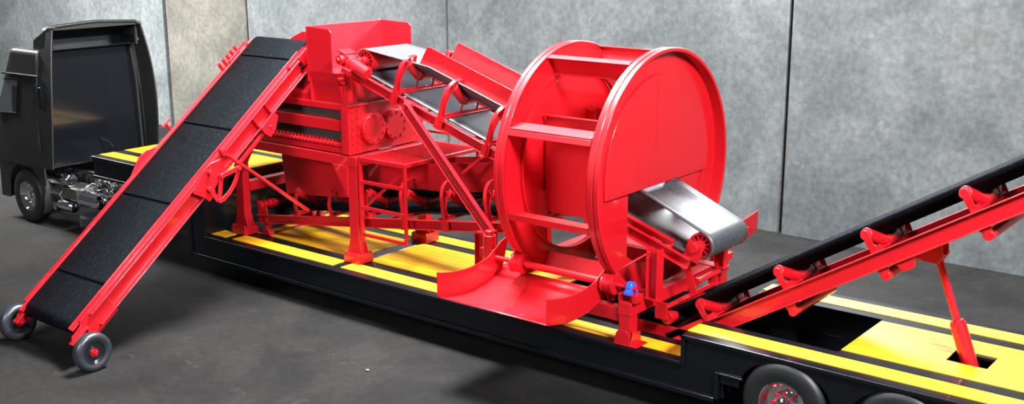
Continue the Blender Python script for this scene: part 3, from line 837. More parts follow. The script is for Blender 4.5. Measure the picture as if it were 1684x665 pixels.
for k, deg in enumerate((112, 157, 197.5, 242, 290, 335, 22, 67)):
    a = math.radians(deg); u = V((0, math.cos(a), math.sin(a))); v = V((0, -math.sin(a), math.cos(a)))
    fu = lambda A, B, D: DC + V((A, 0, 0)) + u * B + v * D
    dep, tilt = {157: (0.20, -38), 197.5: (0.10, 0)}.get(deg, (0.26, 0))
    e0 = DC + u * (DR - 0.01); ti = math.radians(tilt); w1 = -u * math.cos(ti) + v * math.sin(ti); w2 = -u * -math.sin(ti) * -1 + v * math.cos(ti)
    w2 = V((1, 0, 0)).cross(w1)
    fp = lambda A, B, D: e0 + V((A, 0, 0)) + w1 * B + w2 * D
    m = MB(); m.box(-2.42, -1.19, 0, dep, -0.009, 0.009, fp)
    s = 1
    m.box(-2.42, -1.19, DR - 0.022, DR - 0.01, 0.009, 0.085 * s, fu)
    m.box(-2.42, -1.19, dep - 0.015, dep, -0.045, -0.009, fp)
    obj('lifter_bar', m, RED, dr, bevel=0.003)

# inner chute inside the drum
dh = thing('drum_hopper', 'red boxed chute inside the drum above the sloping belt', 'chute', (-1.85, 1.26, 2.0))
m = MB(); m.box(-2.42, -1.24, 0.595, 0.61, 2.03, 3.30); m.box(-2.42, -1.24, 0.55, 0.61, 3.30, 3.32)
obj('near_wall', m, RED, dh, bevel=0.003)
m = MB(); m.box(-2.47, -1.24, 1.80, 1.815, 1.97, 3.24); obj('far_wall', m, RED, dh, bevel=0.003)

# drum cradle
cr = thing('drum_cradle', 'red box-section cradle with blue bearings under the drum', 'cradle', (-1.8, 1.275, 0.7))
m = MB()
m.box(-0.90, -0.72, 0.04, 2.51, 1.08, 1.25); m.box(-3.08, -2.90, 0.04, 2.51, 1.02, 1.2)
for y0, y1 in ((0.07, 0.19), (2.36, 2.48)): m.box(-2.90, -0.90, y0, y1, 0.98, 1.16)
obj('cradle_beam', m, RED, cr, bevel=0.005)
for x in (-0.81, -2.99):
    for y in (0.13, 2.42):
        m = MB(); m.box(x - 0.08, x + 0.08, y - 0.085, y + 0.085, 0.72, 1.10)
        lg = obj('leg', m, RED, cr, bevel=0.005)
        m = MB(); m.box(x - 0.12, x + 0.20, y - 0.12, y + 0.14, 0.709, 0.722)
        m.prism([(x - 0.13, 0.709), (x + 0.11, 0.709), (x + 0.085, 0.86), (x + 0.05, 0.90), (x - 0.06, 0.90), (x - 0.10, 0.86)], lambda a, b, d: V((a, y + d, b)), -0.115, -0.10)
        m.prism([(y - 0.12, 0.709), (y + 0.13, 0.709), (y + 0.10, 0.86), (y - 0.06, 0.90)], lambda a, b, d: V((x + d, a, b)), 0.10, 0.115)
        obj('foot_bracket', m, RED, lg, bevel=0.003)
for y in (0.13, 2.42):
    for x in (-0.80,):
        m = MB(); m.box(x - 0.12, x + 0.14, y - 0.07, y + 0.09, 1.335, 1.35)
        m.box(x - 0.12, x - 0.06, y - 0.07, y + 0.09, 1.25, 1.335); m.box(x + 0.08, x + 0.14, y - 0.07, y + 0.09, 1.25, 1.335)
        obj('bearing_pedestal', m, RED, cr, bevel=0.003)
        m = MB(); b0 = V((x + 0.02, y + 0.0, 1.35))
        pts = [(-0.10, 0), (0.10, 0), (0.10, 0.035), (0.065, 0.045), (0.062, 0.085), (0.045, 0.118), (0.018, 0.135), (-0.018, 0.135), (-0.045, 0.118), (-0.062, 0.085), (-0.065, 0.045), (-0.10, 0.035)]
        m.prism(pts, lambda a, b, d: b0 + V((d, a * 1.1, b * 1.1)), -0.04, 0.04)
        bb = obj('pillow_bearing', m, BLUE, cr, bevel=0.008, label='bright blue pillow-block bearing')
        m = MB(); m.cyl(b0 + V((0.035, 0, 0.07)), b0 + V((0.045, 0, 0.07)), 0.035, 20)
        for s in (-1, 1): m.bolt(b0 + V((0, s * 0.08, 0.035)), (0, 0, 1), 0.012, 0.012)
        obj('bearing_cap', m, RED, bb)
for y in (0.13, 2.42):
    m = MB(); zc = 1.42
    m.cyl((-3.0, y, zc), (-0.70, y, zc), 0.030, 24); m.cyl((-2.38, y, zc), (-1.26, y, zc), 0.048, 24)
    sh = obj('roller_shaft', m, RED, cr)
    for x0 in (-2.58, -1.16):
        m = MB(); m.lathe((x0, y, zc), (1, 0, 0), [(0, 0.03), (0, 0.13), (0.01, 0.135), (0.02, 0.125), (0.15, 0.125), (0.16, 0.135), (0.17, 0.13), (0.17, 0.03)], 40, closed=True)
        obj('support_roller', m, RED, sh)
# uprights and channels at the discharge end
m = MB(); m.ibeam((-0.62, 0.40, 1.25), (-0.62, 0.40, 1.88), 0.15, 0.16, 0.014, 0.012, up=(1, 0, 0)); m.box(-0.92, -0.53, 0.32, 0.48, 1.24, 1.26)
m.ibeam((-0.62, 2.10, 1.25), (-0.62, 2.10, 1.70), 0.12, 0.14, 0.014, 0.012, up=(1, 0, 0)); m.box(-0.92, -0.53, 2.02, 2.18, 1.24, 1.26)
obj('conveyor_post', m, RED, cr, bevel=0.002)
m = MB(); m.cyl((-1.13, 0.13, 1.50), (-0.66, 0.36, 1.84), 0.013, 12)
m.cyl((-1.13, 0.08, 1.50), (-1.13, 0.20, 1.50), 0.03, 16)
obj('tie_rod', m, RED, cr)
m = MB(); m.cyl((-0.62, 1.45, 1.20), (-0.62, 2.25, 1.20), 0.04, 24); m.cyl((-0.62, 1.43, 1.20), (-0.62, 1.46, 1.20), 0.055, 24)
obj('torque_tube', m, RED, cr)
m = MB(); m.channel((-0.66, 0.62, 1.00), (-0.66, 2.00, 1.00), 0.09, 0.13, 0.012, side=(1, 0, 0)); m.box(-0.72, -0.56, 0.60, 0.63, 0.92, 1.14)
m.box(-0.72, -0.60, 1.95, 2.0, 0.92, 1.14)
obj('lower_channel', m, RED, cr, bevel=0.003)
m = MB()
for y in (0.72, 1.62):
    m.cyl((-0.62, y, 0.90), (-0.62, y + 0.16, 0.90), 0.085, 28); m.cyl((-0.62, y - 0.02, 0.90), (-0.62, y, 0.90), 0.035, 16)
    m.box(-0.66, -0.58, y + 0.17, y + 0.185, 0.84, 1.0)
obj('hold_down_roller', m, RED, cr, bevel=0.004)
m = MB()
m.cyl((-3.02, 0.16, 1.20), (-3.02, 0.16, 1.70), 0.085, 28); m.cyl((-3.02, 0.16, 1.70), (-3.02, 0.16, 1.76), 0.06, 28); m.box(-3.14, -2.9, 0.10, 0.22, 1.40, 1.52)
obj('corner_post', m, RED, cr, bevel=0.006)

# chutes beside the drum
def chute(name, label, ys, sgn, reach=1.0):
    """ys maps profile u (0 at rear edge) to world y"""
    t = thing(name, label, 'chute', (-2.05, ys(-0.4), 1.1))
    N = 22; prof = []
    for i in range(N + 1):
        u = -1.30 + 1.58 * i / N          # local y for the near chute
        q = (u + 0.42)
        z = 1.085 + 0.245 * q * q * (1.0 if q < 0 else 1.35) + (0.0)
        prof.append((u, z))
    m = MB(); rows = [[m.bm.verts.new(V((x, ys(u), z))) for x in (-2.90, -1.20)] for u, z in prof if u > -1.06]
    for A, B in zip(rows, rows[1:]): m.bm.faces.new((A[0], A[1], B[1], B[0]))
    obj('chute_floor', m, RED, t, solid=0.012, angle=60)
    for x in (-2.90, -1.20):
        lower = [(u, z) for u, z in prof if u > -1.06]
        upper = []
        for u, z in reversed(lower):
            upper.append((u + (0.03 if u > 0.1 else 0), z + 0.32 + (0.10 * max(0, u) / 0.28)))
        upper[0] = (0.42, 1.66); m = MB()
        m.prism(lower + upper, lambda a, b, d: V((x + d, ys(a), b)), -0.006, 0.006)
        obj('side_plate', m, RED, t, bevel=0.002, angle=60)
    return t
t = chute('curved_chute', 'curved red tray hanging over the near edge of the trailer beside the drum', lambda u: u, 1)
m = MB()
m.prism([(0.06, 1.56), (0.14, 1.58), (0.34, 1.22), (0.30, 1.16), (0.22, 1.16), (0.06, 1.48)], lambda a, b, d: V((-1.16 + d, a - 0.02, b)), 0.0, 0.02)
for (y, z) in ((0.10, 1.52), (0.28, 1.18)): m.cyl((-1.15, y - 0.02, z), (-1.10, y - 0.02, z), 0.025, 16)
m.cyl((-1.15, 0.13, 1.40), (-1.05, 0.13, 1.40), 0.05, 20)
obj('hinge_link', m, RED, t, bevel=0.003)
chute('far_curved_chute', 'curved red tray beyond the drum, only its tip showing past the pale belt', lambda u: 2.55 - u * (1.75 if u < 0 else 1.0), -1)

# ------------------------------------------------------------------ wheeled feed conveyor (runs along Y)
fc = thing('feed_conveyor', 'long steep wheeled red conveyor with wide black belt leaning on the machine', 'conveyor', (-7.75, -3.45, 0))
B0 = V((-7.75, -3.36, 0.50)); B1 = V((-7.75, 0.82, 3.82)); d = (B1 - B0); LF = d.length; d.normalize(); nF = V((0, -d.z, d.y)); xF = V((1, 0, 0))
f = lambda s, t, n: B0 + d * s + xF * t + nF * n
bw = 1.22; r = 0.13
m = MB(); rows = []
path = [(s * LF / 40, r) for s in range(41)] + [(LF + r * math.cos(PI / 2 - PI * i / 14), r * math.sin(PI / 2 - PI * i / 14)) for i in range(1, 14)] + [(LF * (1 - s / 40), -r) for s in range(41)] + [(r * math.cos(-PI / 2 - PI * i / 14), r * math.sin(-PI / 2 - PI * i / 14)) for i in range(1, 14)]
for s, n in path: rows.append([m.bm.verts.new(f(s, t, n)) for t in (-bw / 2, 0, bw / 2)])
for A, B in zip(rows, rows[1:] + rows[:1]):
    for j in range(2): m.bm.faces.new((A[j], A[j + 1], B[j + 1], B[j]))
obj('belt', m, BELT, fc, solid=0.022, angle=50)
m = MB()
for s in (0.62, 2.06, 3.50, 4.98):
    m.prism([(s - 0.022, r + 0.008), (s + 0.022, r + 0.008), (s + 0.014, r + 0.032), (s - 0.014, r + 0.032)], lambda a, b, dd: f(a, dd, b), -bw / 2 + 0.05, bw / 2 - 0.02)
obj('belt_cleat', m, BELT, fc)
for s in (0, LF):
    m = MB(); m.cyl(f(s, -bw / 2 + 0.01, 0), f(s, bw / 2 - 0.01, 0), r - 0.014, 32); m.cyl(f(s, -0.76, 0), f(s, 0.76, 0), 0.03, 16)
    obj('pulley', m, RED, fc)
for sg in (-1, 1):
    t0 = sg * 0.66
    m = MB()
    m.channel(f(0.15, t0, 0.0), f(LF - 0.35, t0, 0.0), 0.10, 0.24, 0.016, up=nF, side=(sg, 0, 0))
    m.box(-0.15, LF - 0.2, min(t0 - sg * 0.05, t0 + sg * 0.02), max(t0 - sg * 0.05, t0 + sg * 0.02), 0.115, 0.135, f)
    m.box(-0.15, LF - 0.2, min(t0 - sg * 0.055, t0 - sg * 0.04), max(t0 - sg * 0.055, t0 - sg * 0.04), 0.10, 0.165, f)
    rail = obj('side_rail', m, RED, fc, bevel=0.005)
    m = MB()
    m.beam(f(3.1, t0 + sg * 0.05, -0.22), f(3.80, t0 + sg * 0.05, -0.22), 0.05, 0.06, up=nF)
    for s in (3.78, 4.08): m.box(s - 0.008, s + 0.008, t0 - 0.05, t0 + sg * 0.10 if sg > 0 else t0 + 0.05, -0.2, 0.11, f) if sg > 0 else None
    obj('lower_stringer', m, RED, rail, bevel=0.004)
    # bottom cheek plate
    m = MB()
    m.prism([(-0.28, 0.03), (-0.22, 0.09), (-0.05, 0.10), (0.0, 0.145), (0.48, 0.145), (0.46, -0.20), (0.0, -0.20), (-0.28, -0.05)], lambda a, b, dd: f(a, dd, b), t0 + sg * 0.035 - 0.008, t0 + sg * 0.035 + 0.008)
    m.box(0.0, 0.48, min(t0, t0 + sg * 0.05), max(t0, t0 + sg * 0.05), 0.14, 0.155, f)
    m.box(-0.30, 0.0, min(t0, t0 + sg * 0.10), max(t0, t0 + sg * 0.10), 0.02, 0.04, f)
    obj('cheek_plate', m, RED, rail, bevel=0.004)
    # joint plates halfway
    m = MB(); tp = t0 + sg * 0.115
    m.prism([(2.32, 0.09), (2.64, 0.21), (2.80, 0.20), (3.04, 0.08), (2.91, 0.02), (2.80, -0.10), (2.62, -0.12), (2.56, -0.20), (2.42, -0.20), (2.40, -0.09)], lambda a, b, dd: f(a, dd, b), tp - 0.012, tp + 0.012)
    lk = tp + sg * 0.03
    m.sweep([f(3.09, lk, -0.19), f(3.03, lk, -0.25), f(2.94, lk, -0.30), f(2.83, lk, -0.335), (f(2.72, lk, -0.35)), f(2.60, lk, -0.34), f(2.51, lk, -0.30)], 0.012, 0.07, xF)
    for (a0, b0, a1, b1) in ((2.80, -0.06, 2.53, -0.29), (2.53, -0.04, 2.52, -0.29), (2.80, -0.06, 3.08, -0.20)):
        m.beam(f(a0, lk + sg * 0.012, b0), f(a1, lk + sg * 0.012, b1), 0.012, 0.07, up=(f(a1, 0, b1) - f(a0, 0, b0)).cross(xF))
    for s, n in ((2.70, 0.13), (2.80, -0.06), (2.53, -0.04), (2.53, -0.29), (3.08, -0.20)): m.cyl(f(s, tp, n), f(s, tp + sg * 0.075, n), 0.036, 20)
    obj('fold_joint', m, RED, rail, bevel=0.004)
    # upper bracket and top tensioner
    m = MB(); m.prism([(3.79, -0.10), (4.11, -0.08), (4.13, -0.19), (3.96, -0.31), (3.82, -0.33), (3.77, -0.20)], lambda a, b, dd: f(a, dd, b), tp - 0.01, tp + 0.01)
    m.bolt(f(3.92, tp + 0.01 * sg, -0.20), (sg, 0, 0), 0.02, 0.02)
    m.box(LF - 0.32, LF - 0.10, t0 + sg * 0.04 - 0.05, t0 + sg * 0.04 + 0.05, -0.03, 0.16, f)
    m.box(LF - 0.55, LF - 0.30, t0 + sg * 0.05 - 0.03, t0 + sg * 0.05 + 0.03, 0.08, 0.17, f)
    m.cyl(f(LF - 0.45, t0 + sg * 0.05, 0.10), f(LF + 0.02, t0 + sg * 0.05, 0.10), 0.028, 16)
    m.cyl(f(LF, t0 - sg * 0.02, 0), f(LF, t0 + sg * 0.09, 0), 0.055, 20)
    m.box(0.10, 0.26, t0 - sg * 0.02 - 0.03, t0 - sg * 0.02 + 0.03, 0.02, 0.12, f)
    obj('belt_tensioner', m, RED, rail, bevel=0.004)
    if sg < 0:
        m = MB(); m.box(LF - 0.16, LF - 0.04, t0 + 0.06, t0 + 0.13, 0.05, 0.13, f); obj('end_bearing', m, BLUE, rail, bevel=0.01, label='small blue bearing at the belt head')
        m = MB(); m.tube([f(3.3, t0 - 0.05, 0.14), f(3.3, t0 - 0.05, 0.28)], 0.02); m.tube([f(3.22, t0 - 0.05, 0.28), f(3.40, t0 - 0.05, 0.28)], 0.02)
        for q in range(5): m.cyl(f(LF - 0.7 + q * 0.1, t0 - 0.08, 0.10), f(LF - 0.7 + q * 0.1, t0 - 0.08, 0.24), 0.03, 12)
        obj('latch', m, RED, rail)
m = MB()
for i in range(9): m.cyl(f(0.5 + i * 0.55, -0.66, -0.06), f(0.5 + i * 0.55, 0.66, -0.06), 0.025, 12)
obj('cross_tube', m, RED, fc)
m = MB(); m.tube([(-6.98, -1.12, 2.58), (-6.98, 0.50, 1.355)], 0.028, 12); m.cyl((-7.02, -1.05, 2.52), (-6.93, -1.05, 2.52), 0.045, 16)
obj('stay_rod', m, RED, fc)
for cx, side in ((-6.79, 1), (-8.66, -1)):
    c = V((cx, -3.47, 0.262)); R = 0.262; w = 0.15; h = w / 2
    ax = V((side, 0, 0))
    m = MB(); k = 0.58
    m.lathe(c, ax, [(-h * .8, R * k), (-h, R * .70), (-h, R * .86), (-h * .7, R * .97), (-h * .3, R), (h * .3, R), (h * .62, R * .985), (h * .9, R * .93), (h * 1.02, R * .84), (h * 1.0, R * .72), (h * .85, R * .63), (h * .8, R * k)], 64)
    ty = obj('wheel_tyre', m, TYREG, fc, angle=60)
    m = MB(); rr = R * k
    for s2 in (1, -1):
        m.lathe(c, ax * s2, [(h * .84, rr * 1.06), (h * .84, rr * .99), (h * .6, rr * .93), (h * .6, rr * .86), (h * .42, rr * .80), (h * .42, rr * .58), (h * .55, rr * .52), (h * .55, 0)], 48)
    rm = obj('rim', m, RIMB, ty)
    m = MB(); m.cyl(c - ax * 0.13, c + ax * (h * .9), 0.03, 16)
    for s2 in (1, -1): m.cyl(c + ax * s2 * (h * .5), c + ax * s2 * (h * .75), 0.055, 16)
    m.cyl(c + ax * h * .8, c + ax * (h * 1.2), 0.022, 16)
    for q in range(5):
        a = 2 * PI * q / 5; m.cyl(c + ax * (h * .55) + V((0, 0.044 * math.cos(a), 0.044 * math.sin(a))), c + ax * (h * .9) + V((0, 0.044 * math.cos(a), 0.044 * math.sin(a))), 0.009, 6)
    obj('hub', m, RED, ty, label='small red hub')

# ------------------------------------------------------------------ tractor truck
tk = thing('tractor_truck', 'black tractor truck with tall rear cab wall and chrome chassis tanks', 'truck', (-14, 1.275, 0))
CX = -13.95
YL, YR = 0.10, 2.46
def ywall(z, y_in=0.0):     # near side tumblehome
    return 0.05 + (0.0 if z < 2.2 else (z - 2.2) * 0.10)
m = MB()   # cab body: loft of cross sections along X
def cabsec(x, ztop, inset=0.0, zbot=1.15):
    lo = [(0.04 + inset, zbot), (0.02 + inset, 1.7), (0.06 + inset, 2.4), (0.10 + inset, 3.0), (0.12 + inset, ztop - 0.10), (0.17 + inset, ztop - 0.02), (0.3 + inset, ztop)]
    hi = [(2.50 - y, z) for y, z in reversed(lo)]
    return [m.bm.verts.new(V((x - (0.20 * max(0, (z - 1.6)) if False else 0), y, z))) for y, z in lo + hi]
secs = [cabsec(-13.98, 3.42), cabsec(-14.90, 3.42)]
def cabfront():
    lo = [(0.06, 1.15), (0.05, 1.7), (0.09, 2.4), (0.12, 3.0), (0.15, 3.32), (0.20, 3.40), (0.33, 3.42)]
    hi = [(2.50 - y, z) for y, z in reversed(lo)]
    xs = lambda z: -15.68 + 0.05 * max(0, z - 1.15) + 0.44 * max(0, z - 1.95)
    return [m.bm.verts.new(V((xs(z), y, z))) for y, z in lo + hi]
secs.append(cabfront())
for A, B in zip(secs, secs[1:]):
    n = len(A)
    for i in range(n - 1): m.bm.faces.new((A[i], A[i + 1], B[i + 1], B[i]))
    m.bm.faces.new((A[-1], A[0], B[0], B[-1]))
m.bm.faces.new(secs[0]); m.bm.faces.new(secs[-1][::-1])
cab = obj('cab_body', m, CABM, tk, bevel=0.02, angle=40)
# side window opening look: glass pane set on the door with dark surround
m = MB()
m.prism([(-15.50, 2.15), (-14.76, 2.20), (-14.64, 2.82), (-15.16, 2.80)], lambda a, b, d: V((a, 0.03 + (b - 1.7) * 0.062 + d, b)), -0.012, 0.0)
obj('side_window', m, paint('window_grey', (0.09, 0.093, 0.098), 0.05, spec=0.8), cab, label='grey reflective side window')
m = MB()
wf = lambda a, b, d: V((a, 0.03 + (b - 1.7) * 0.062 + d, b))
for (p, q) in (((-15.52, 2.13), (-14.75, 2.18)), ((-14.74, 2.18), (-14.62, 2.84)), ((-14.62, 2.84), (-15.17, 2.82))):
    m.beam(wf(p[0], p[1], -0.014), wf(q[0], q[1], -0.014), 0.03, 0.03)
m.beam(wf(-15.22, 2.93, -0.03), wf(-13.9, 2.95, -0.03), 0.04, 0.03)
m.box(-13.88, -13.82, 0.05, 0.09, 2.35, 2.75)
m.prism([(-14.62, 2.22), (-14.10, 2.26), (-14.02, 2.84), (-14.54, 2.82)], wf, -0.008, 0.01)
m.prism([(-14.50, 3.02), (-13.98, 3.02), (-13.98, 3.24), (-14.44, 3.24)], wf, -0.004, 0.012)
obj('window_trim', m, BLACK, cab, bevel=0.006)
m = MB()
m.beam(wf(-14.11, 2.28, -0.012), wf(-14.04, 2.80, -0.012), 0.010, 0.010); m.beam(wf(-14.60, 2.26, -0.012), wf(-14.53, 2.78, -0.012), 0.008, 0.008)
obj('chrome_strip', m, CHROME, cab)
# roof fairing box
m = MB()
lo = [(-14.32, 3.40), (-14.28, 3.60), (-13.70, 3.87), (-13.70, 3.40)]
m.prism(lo, lambda a, b, d: V((a, d, b)), 0.27, 0.32); m.prism(lo, lambda a, b, d: V((a, d, b)), 2.10, 2.15)
m.prism([(-14.32, 3.40), (-14.28, 3.60), (-13.70, 3.87), (-13.70, 3.84), (-14.26, 3.57), (-14.29, 3.40)], lambda a, b, d: V((a, d, b)), 0.32, 2.10)
obj('roof_fairing', m, CABM, tk, bevel=0.012)
# side deflectors behind the cab
for sg in (-1, 1):
    m = MB(); rows = []
    for z in [1.20 + (3.86 - 1.20) * i / 14 for i in range(15)]:
        k = (z - 1.2) / 2.66; y = 0.05 + 0.26 * k ** 2.6
        xe = -13.62 + 0.12 * math.sin(k * PI)
        if sg > 0: y = 2.36 - 0.20 * k ** 3
        rows.append([m.bm.verts.new(V((x, y + (0.05 * sg * 0 if x < -13.9 else 0), z))) for x in ((-14.35, -14.0, xe) if z < 3.45 else (-13.80, -13.72, xe))])
    for A, B in zip(rows, rows[1:]):
        for j in range(2): m.bm.faces.new((A[j], A[j + 1], B[j + 1], B[j]))
    obj('side_deflector', m, CABM, tk, solid=0.035, bevel=0.01, angle=60)
m = MB(); m.tube([(-13.60, 0.29, 3.84), (-13.60, 0.38, 3.88), (-13.62, 1.2, 3.92), (-13.62, 2.05, 3.87), (-13.60, 2.17, 3.80)], 0.03, 12)
m.prism([(0.30, 3.80), (0.38, 3.86), (1.2, 3.91), (2.05, 3.86), (2.15, 3.80)], lambda a, b, d: V((d, a, b)), -14.0, -13.62)
obj('fairing_rim', m, CABM, tk, bevel=0.004)
m = MB(); m.prism([(0.08, 1.20), (2.30, 1.20), (2.28, 2.4), (2.12, 3.38), (0.36, 3.38), (0.12, 2.4)], lambda a, b, d: V((d, a, b)), -13.97, -13.93)
rwall = obj('rear_wall', m, CABW, tk, bevel=0.01)
m = MB(); m.prism([(2.15, 1.25), (2.20, 1.25), (2.18, 2.6), (2.10, 3.37), (2.05, 3.37), (2.13, 2.6)], lambda a, b, d: V((d, a, b)), -13.93, -13.86)
obj('wall_seam', m, CABM, rwall, bevel=0.004)
m = MB(); m.tube([(-13.90, 1.35, 1.30), (-13.75, 1.42, 1.42), (-13.72, 1.35, 1.55), (-13.9, 1.25, 1.62)], 0.012, 8)
obj('air_hose', m, CHROME, rwall)
m = MB(); m.box(-14.24, -14.20, 0.34, 2.08, 3.43, 3.62); m.prism([(-14.24, 3.60), (-13.72, 3.825), (-13.72, 3.80), (-14.20, 3.58)], lambda a, b, d: V((a, d, b)), 0.34, 2.08); m.box(-14.24, -13.72, 0.33, 2.09, 3.425, 3.435)  # black panels added to darken the hollow fairing, standing in for its shade
m.box(-14.2, -13.72, 0.325, 0.34, 3.43, 3.60); m.box(-14.2, -13.72, 2.08, 2.095, 3.43, 3.60)
obj('fairing_shade_panel', m, BLACK, tk)
# skirts and fender
m = MB()
for y0, y1 in ((0.06, 0.10), (2.40, 2.44)):
    arc = [(-14.72 + 0.64 * math.cos(PI * i / 16), 0.62 + 0.56 * math.sin(PI * i / 16)) for i in range(17)]
    m.prism([(-13.98, 1.22), (-15.66, 1.22), (-15.7, 0.42), (-15.38, 0.42)] + arc[::-1] + [(-13.98, 0.9)], lambda a, b, d: V((a, d, b)), y0, y1)
obj('lower_skirt', m, CABM, tk, bevel=0.012)
m = MB(); m.box(-15.66, -15.42, 0.12, 2.38, 0.42, 1.2)
obj('front_bumper', m, CABM, tk, bevel=0.03)
for sg, y in ((-1, 0.20), (1, 2.35)):
    m = MB()
    arc = [(-14.72 + 0.62 * math.cos(math.radians(a)), y, 0.56 + 0.60 * math.sin(math.radians(a))) for a in range(-30, 80, 9)]
    m.sweep(arc, 0.26, 0.015, (0, 1, 0))
    obj('mudguard', m, CABM, tk, bevel=0.004)
    t, rim = wheel(tk, (-14.72, y, 0.54), 0.54, 0.28, CHROME, side=sg, k=0.52)
    n = MB()
    for k in range(10):
        a = 2 * PI * k / 10; n.cyl((-14.72 + 0.15 * math.cos(a), y + sg * 0.05, 0.54 + 0.15 * math.sin(a)), (-14.72 + 0.15 * math.cos(a), y + sg * 0.09, 0.54 + 0.15 * math.sin(a)), 0.014, 6)
    n.cyl((-14.72, y + sg * 0.04, 0.54), (-14.72, y + sg * 0.11, 0.54), 0.075, 24)
    obj('hub', n, CHROME, t)
for y in (0.85, 1.62):
    m = MB(); m.channel((-16.0, y, 0.92), (-10.3, y, 0.92), 0.08, 0.26, 0.012); obj('chassis_rail', m, RIPPLE, tk, bevel=0.003)
m = MB(); m.cyl((-14.40, 0.36, 0.92), (-13.55, 0.36, 0.95), 0.125, 40)
obj('fuel_tank', m, CHROME, tk, bevel=0.02, label='shiny chrome tank below the cab wall')
m = MB(); m.prism([(-0.22, -0.02), (0, 0.24), (0.22, 0.02), (0.12, -0.22), (-0.14, -0.22)], lambda a, b, d: V((d, 0.36 + a, 0.60 + b)), -14.28, -14.15)
m.prism([(-0.15, 0.0), (0, 0.16), (0.15, 0.0), (0.08, -0.15), (-0.08, -0.15)], lambda a, b, d: V((d, 0.36 + a, 0.66 + b)), -14.15, -13.8)
obj('battery_bracket', m, STEEL, tk, bevel=0.01)
m = MB(); m.box(-13.80, -13.30, 0.28, 0.66, 0.60, 0.82); obj('battery_box', m, STEEL, tk, bevel=0.01)
for (x0, x1, y, z, rr) in ((-14.45, -14.0, 0.32, 0.38, 0.10), (-13.95, -13.42, 0.32, 0.45, 0.115), (-13.1, -12.45, 0.30, 0.68, 0.14), (-12.9, -11.4, 0.62, 0.95, 0.09)):
    m = MB(); m.lathe((x0, y, z), (1, 0, 0), [(0, 0), (0.02, rr * .7), (0.06, rr), (x1 - x0 - 0.06, rr), (x1 - x0 - 0.02, rr * .7), (x1 - x0, 0)], 32)
    obj('air_tank', m, CHROME, tk)
m = MB()
rnd = random.Random(4)
for i in range(16):
    x = -14.0 + rnd.random() * 2.6; y = 0.3 + rnd.random() * 1.7; z = 0.62 + rnd.random() * 0.42
    L = 0.35 + rnd.random() * 0.9; p = V((x, y, z)); q = p + (V((L, 0.05, 0.03)) if i % 2 else V((0.05, L * .7, 0.06)))
    m.tube([p, (p + q) / 2 + V((0, 0, 0.05)), q], 0.016 + rnd.random() * 0.02, 10)
obj('chassis_pipe', m, RIPPLE, tk)
m = MB()
for i in range(5): m.box(-12.9 + 0.5 * i, -12.82 + 0.5 * i, 0.45, 2.0, 0.86, 1.04)
for i in range(7): m.box(-13.3 + 0.28 * i, -13.12 + 0.28 * i, 0.55 + 0.1 * (i % 3), 0.8 + 0.1 * (i % 3), 0.70, 0.78 + 0.05 * (i % 2))
obj('chassis_cross_member', m, RIPPLE, tk, bevel=0.01)
m = MB(); m.lathe((-12.2, 1.2, 1.06), (0, 0, 1), [(0, 0.0), (0, 0.5), (0.08, 0.5), (0.10, 0.46), (0.10, 0)], 40)
obj('coupling_plate', m, BLACK, tk)
for x in (-11.35, -12.6):
    for sg, y in ((-1, 0.24), (1, 2.31)):
        if x < -12: continue
        t, rim = wheel(tk, (x, y, 0.5), 0.5, 0.30, CHROME, side=sg, k=0.5)
m = MB(); m.lathe((-12.80, 0.30, 0.18), (0, 0, 1), [(0, 0), (0, 0.22), (0.03, 0.25), (0.20, 0.25), (0.24, 0.22), (0.25, 0.0)], 40)
obj('reservoir_drum', m, rubber('speckled_black', (0.010, 0.011, 0.013), (0.12, 0.13, 0.15), 0.4, 0.52, 80.0), tk, bevel=0.0, label='dark round reservoir with speckled top')

pb = MB(); bmesh.ops.create_icosphere(pb.bm, subdivisions=2, radius=0.022)
for v_ in pb.bm.verts: v_.co.x *= 1.5; v_.co.z *= 0.7; v_.co += V((math.sin(v_.co.y * 190), 0, 0)) * 0.002
o = obj('pebble', pb, paint('tan_stone', (0.13, 0.10, 0.07), 0.8), bevel=0); o.location = (-3.930, -1.270, 0.0155)
tag(o, 'tiny pale stone chip lying on the dark floor in front of the trailer', 'stone')

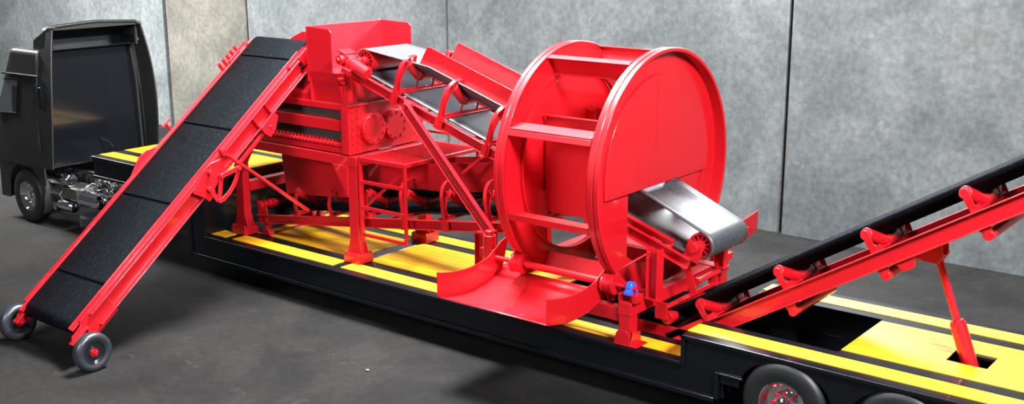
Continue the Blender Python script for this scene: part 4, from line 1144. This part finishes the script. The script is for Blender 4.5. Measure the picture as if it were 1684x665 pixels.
# ------------------------------------------------------------------ light
world = bpy.data.worlds.new('World'); bpy.context.scene.world = world; world.use_nodes = True
bg = world.node_tree.nodes['Background']; bg.inputs['Color'].default_value = (0.80, 0.88, 1.0, 1); bg.inputs['Strength'].default_value = 0.05
def area(name, loc, target, sx, sy, power, col=(1, 1, 1)):
    l = bpy.data.lights.new(name, 'AREA'); l.shape = 'RECTANGLE'; l.size = sx; l.size_y = sy; l.energy = power; l.color = col
    o = bpy.data.objects.new(name, l); C.objects.link(o); o.location = loc
    o.rotation_euler = (V(target) - V(loc)).to_track_quat('-Z', 'Y').to_euler()
    o['kind'] = 'structure'
    return o
area('overhead_light', (-4.6, 0.6, 11.0), (-4.2, 1.1, 0), 3.5, 2.6, 6500, (1, 0.99, 0.97))
area('overhead_light', (-21.0, 0.0, 8.5), (-23.0, 8.4, 2), 4, 3, 8500, (1, 0.98, 0.95))  # unseen light added to even out the brightness of the left wall
area('front_fill_light', (-4.5, -14.0, 8.0), (-3.5, 1.0, 2.2), 4, 3, 1050, (1, 0.98, 0.98))  # unseen fill light for the camera-facing sides, not a window
area('right_lamp', (9.0, -4.0, 10.0), (-2, 1, 2.2), 2.6, 2.2, 3700, (1, 0.98, 0.98))
area('high_wall_lamp', (-2.6, 7.9, 7.4), (-2.0, 1.2, 2.0), 4, 1.4, 2000, (0.93, 0.97, 1.0))

# ------------------------------------------------------------------ camera
yaw, pitch, roll = -0.671090, 0.239828, -0.002763
cy_, sy_, cp_, sp_ = math.cos(yaw), math.sin(yaw), math.cos(pitch), math.sin(pitch)
fw = V((sy_ * cp_, cy_ * cp_, -sp_)); rt = V((cy_, -sy_, 0)); up = rt.cross(fw)
rt2 = rt * math.cos(roll) + up * math.sin(roll); up2 = -rt * math.sin(roll) + up * math.cos(roll)
cam = bpy.data.cameras.new('camera'); co = bpy.data.objects.new('camera', cam); C.objects.link(co)
M = Matrix(((rt2.x, up2.x, -fw.x, 6.219961), (rt2.y, up2.y, -fw.y, -10.994615), (rt2.z, up2.z, -fw.z, 5.688244), (0, 0, 0, 1)))
co.matrix_world = M
cam.sensor_width = 36; cam.lens = 1865.345673 * 36 / 1684; cam.clip_end = 200
sc = bpy.context.scene; sc.camera = co
sc.view_settings.view_transform = 'Standard'; sc.view_settings.look = 'None'; sc.view_settings.gamma = 1
sc.view_settings.use_curve_mapping = False; sc.view_settings.exposure = 0.35
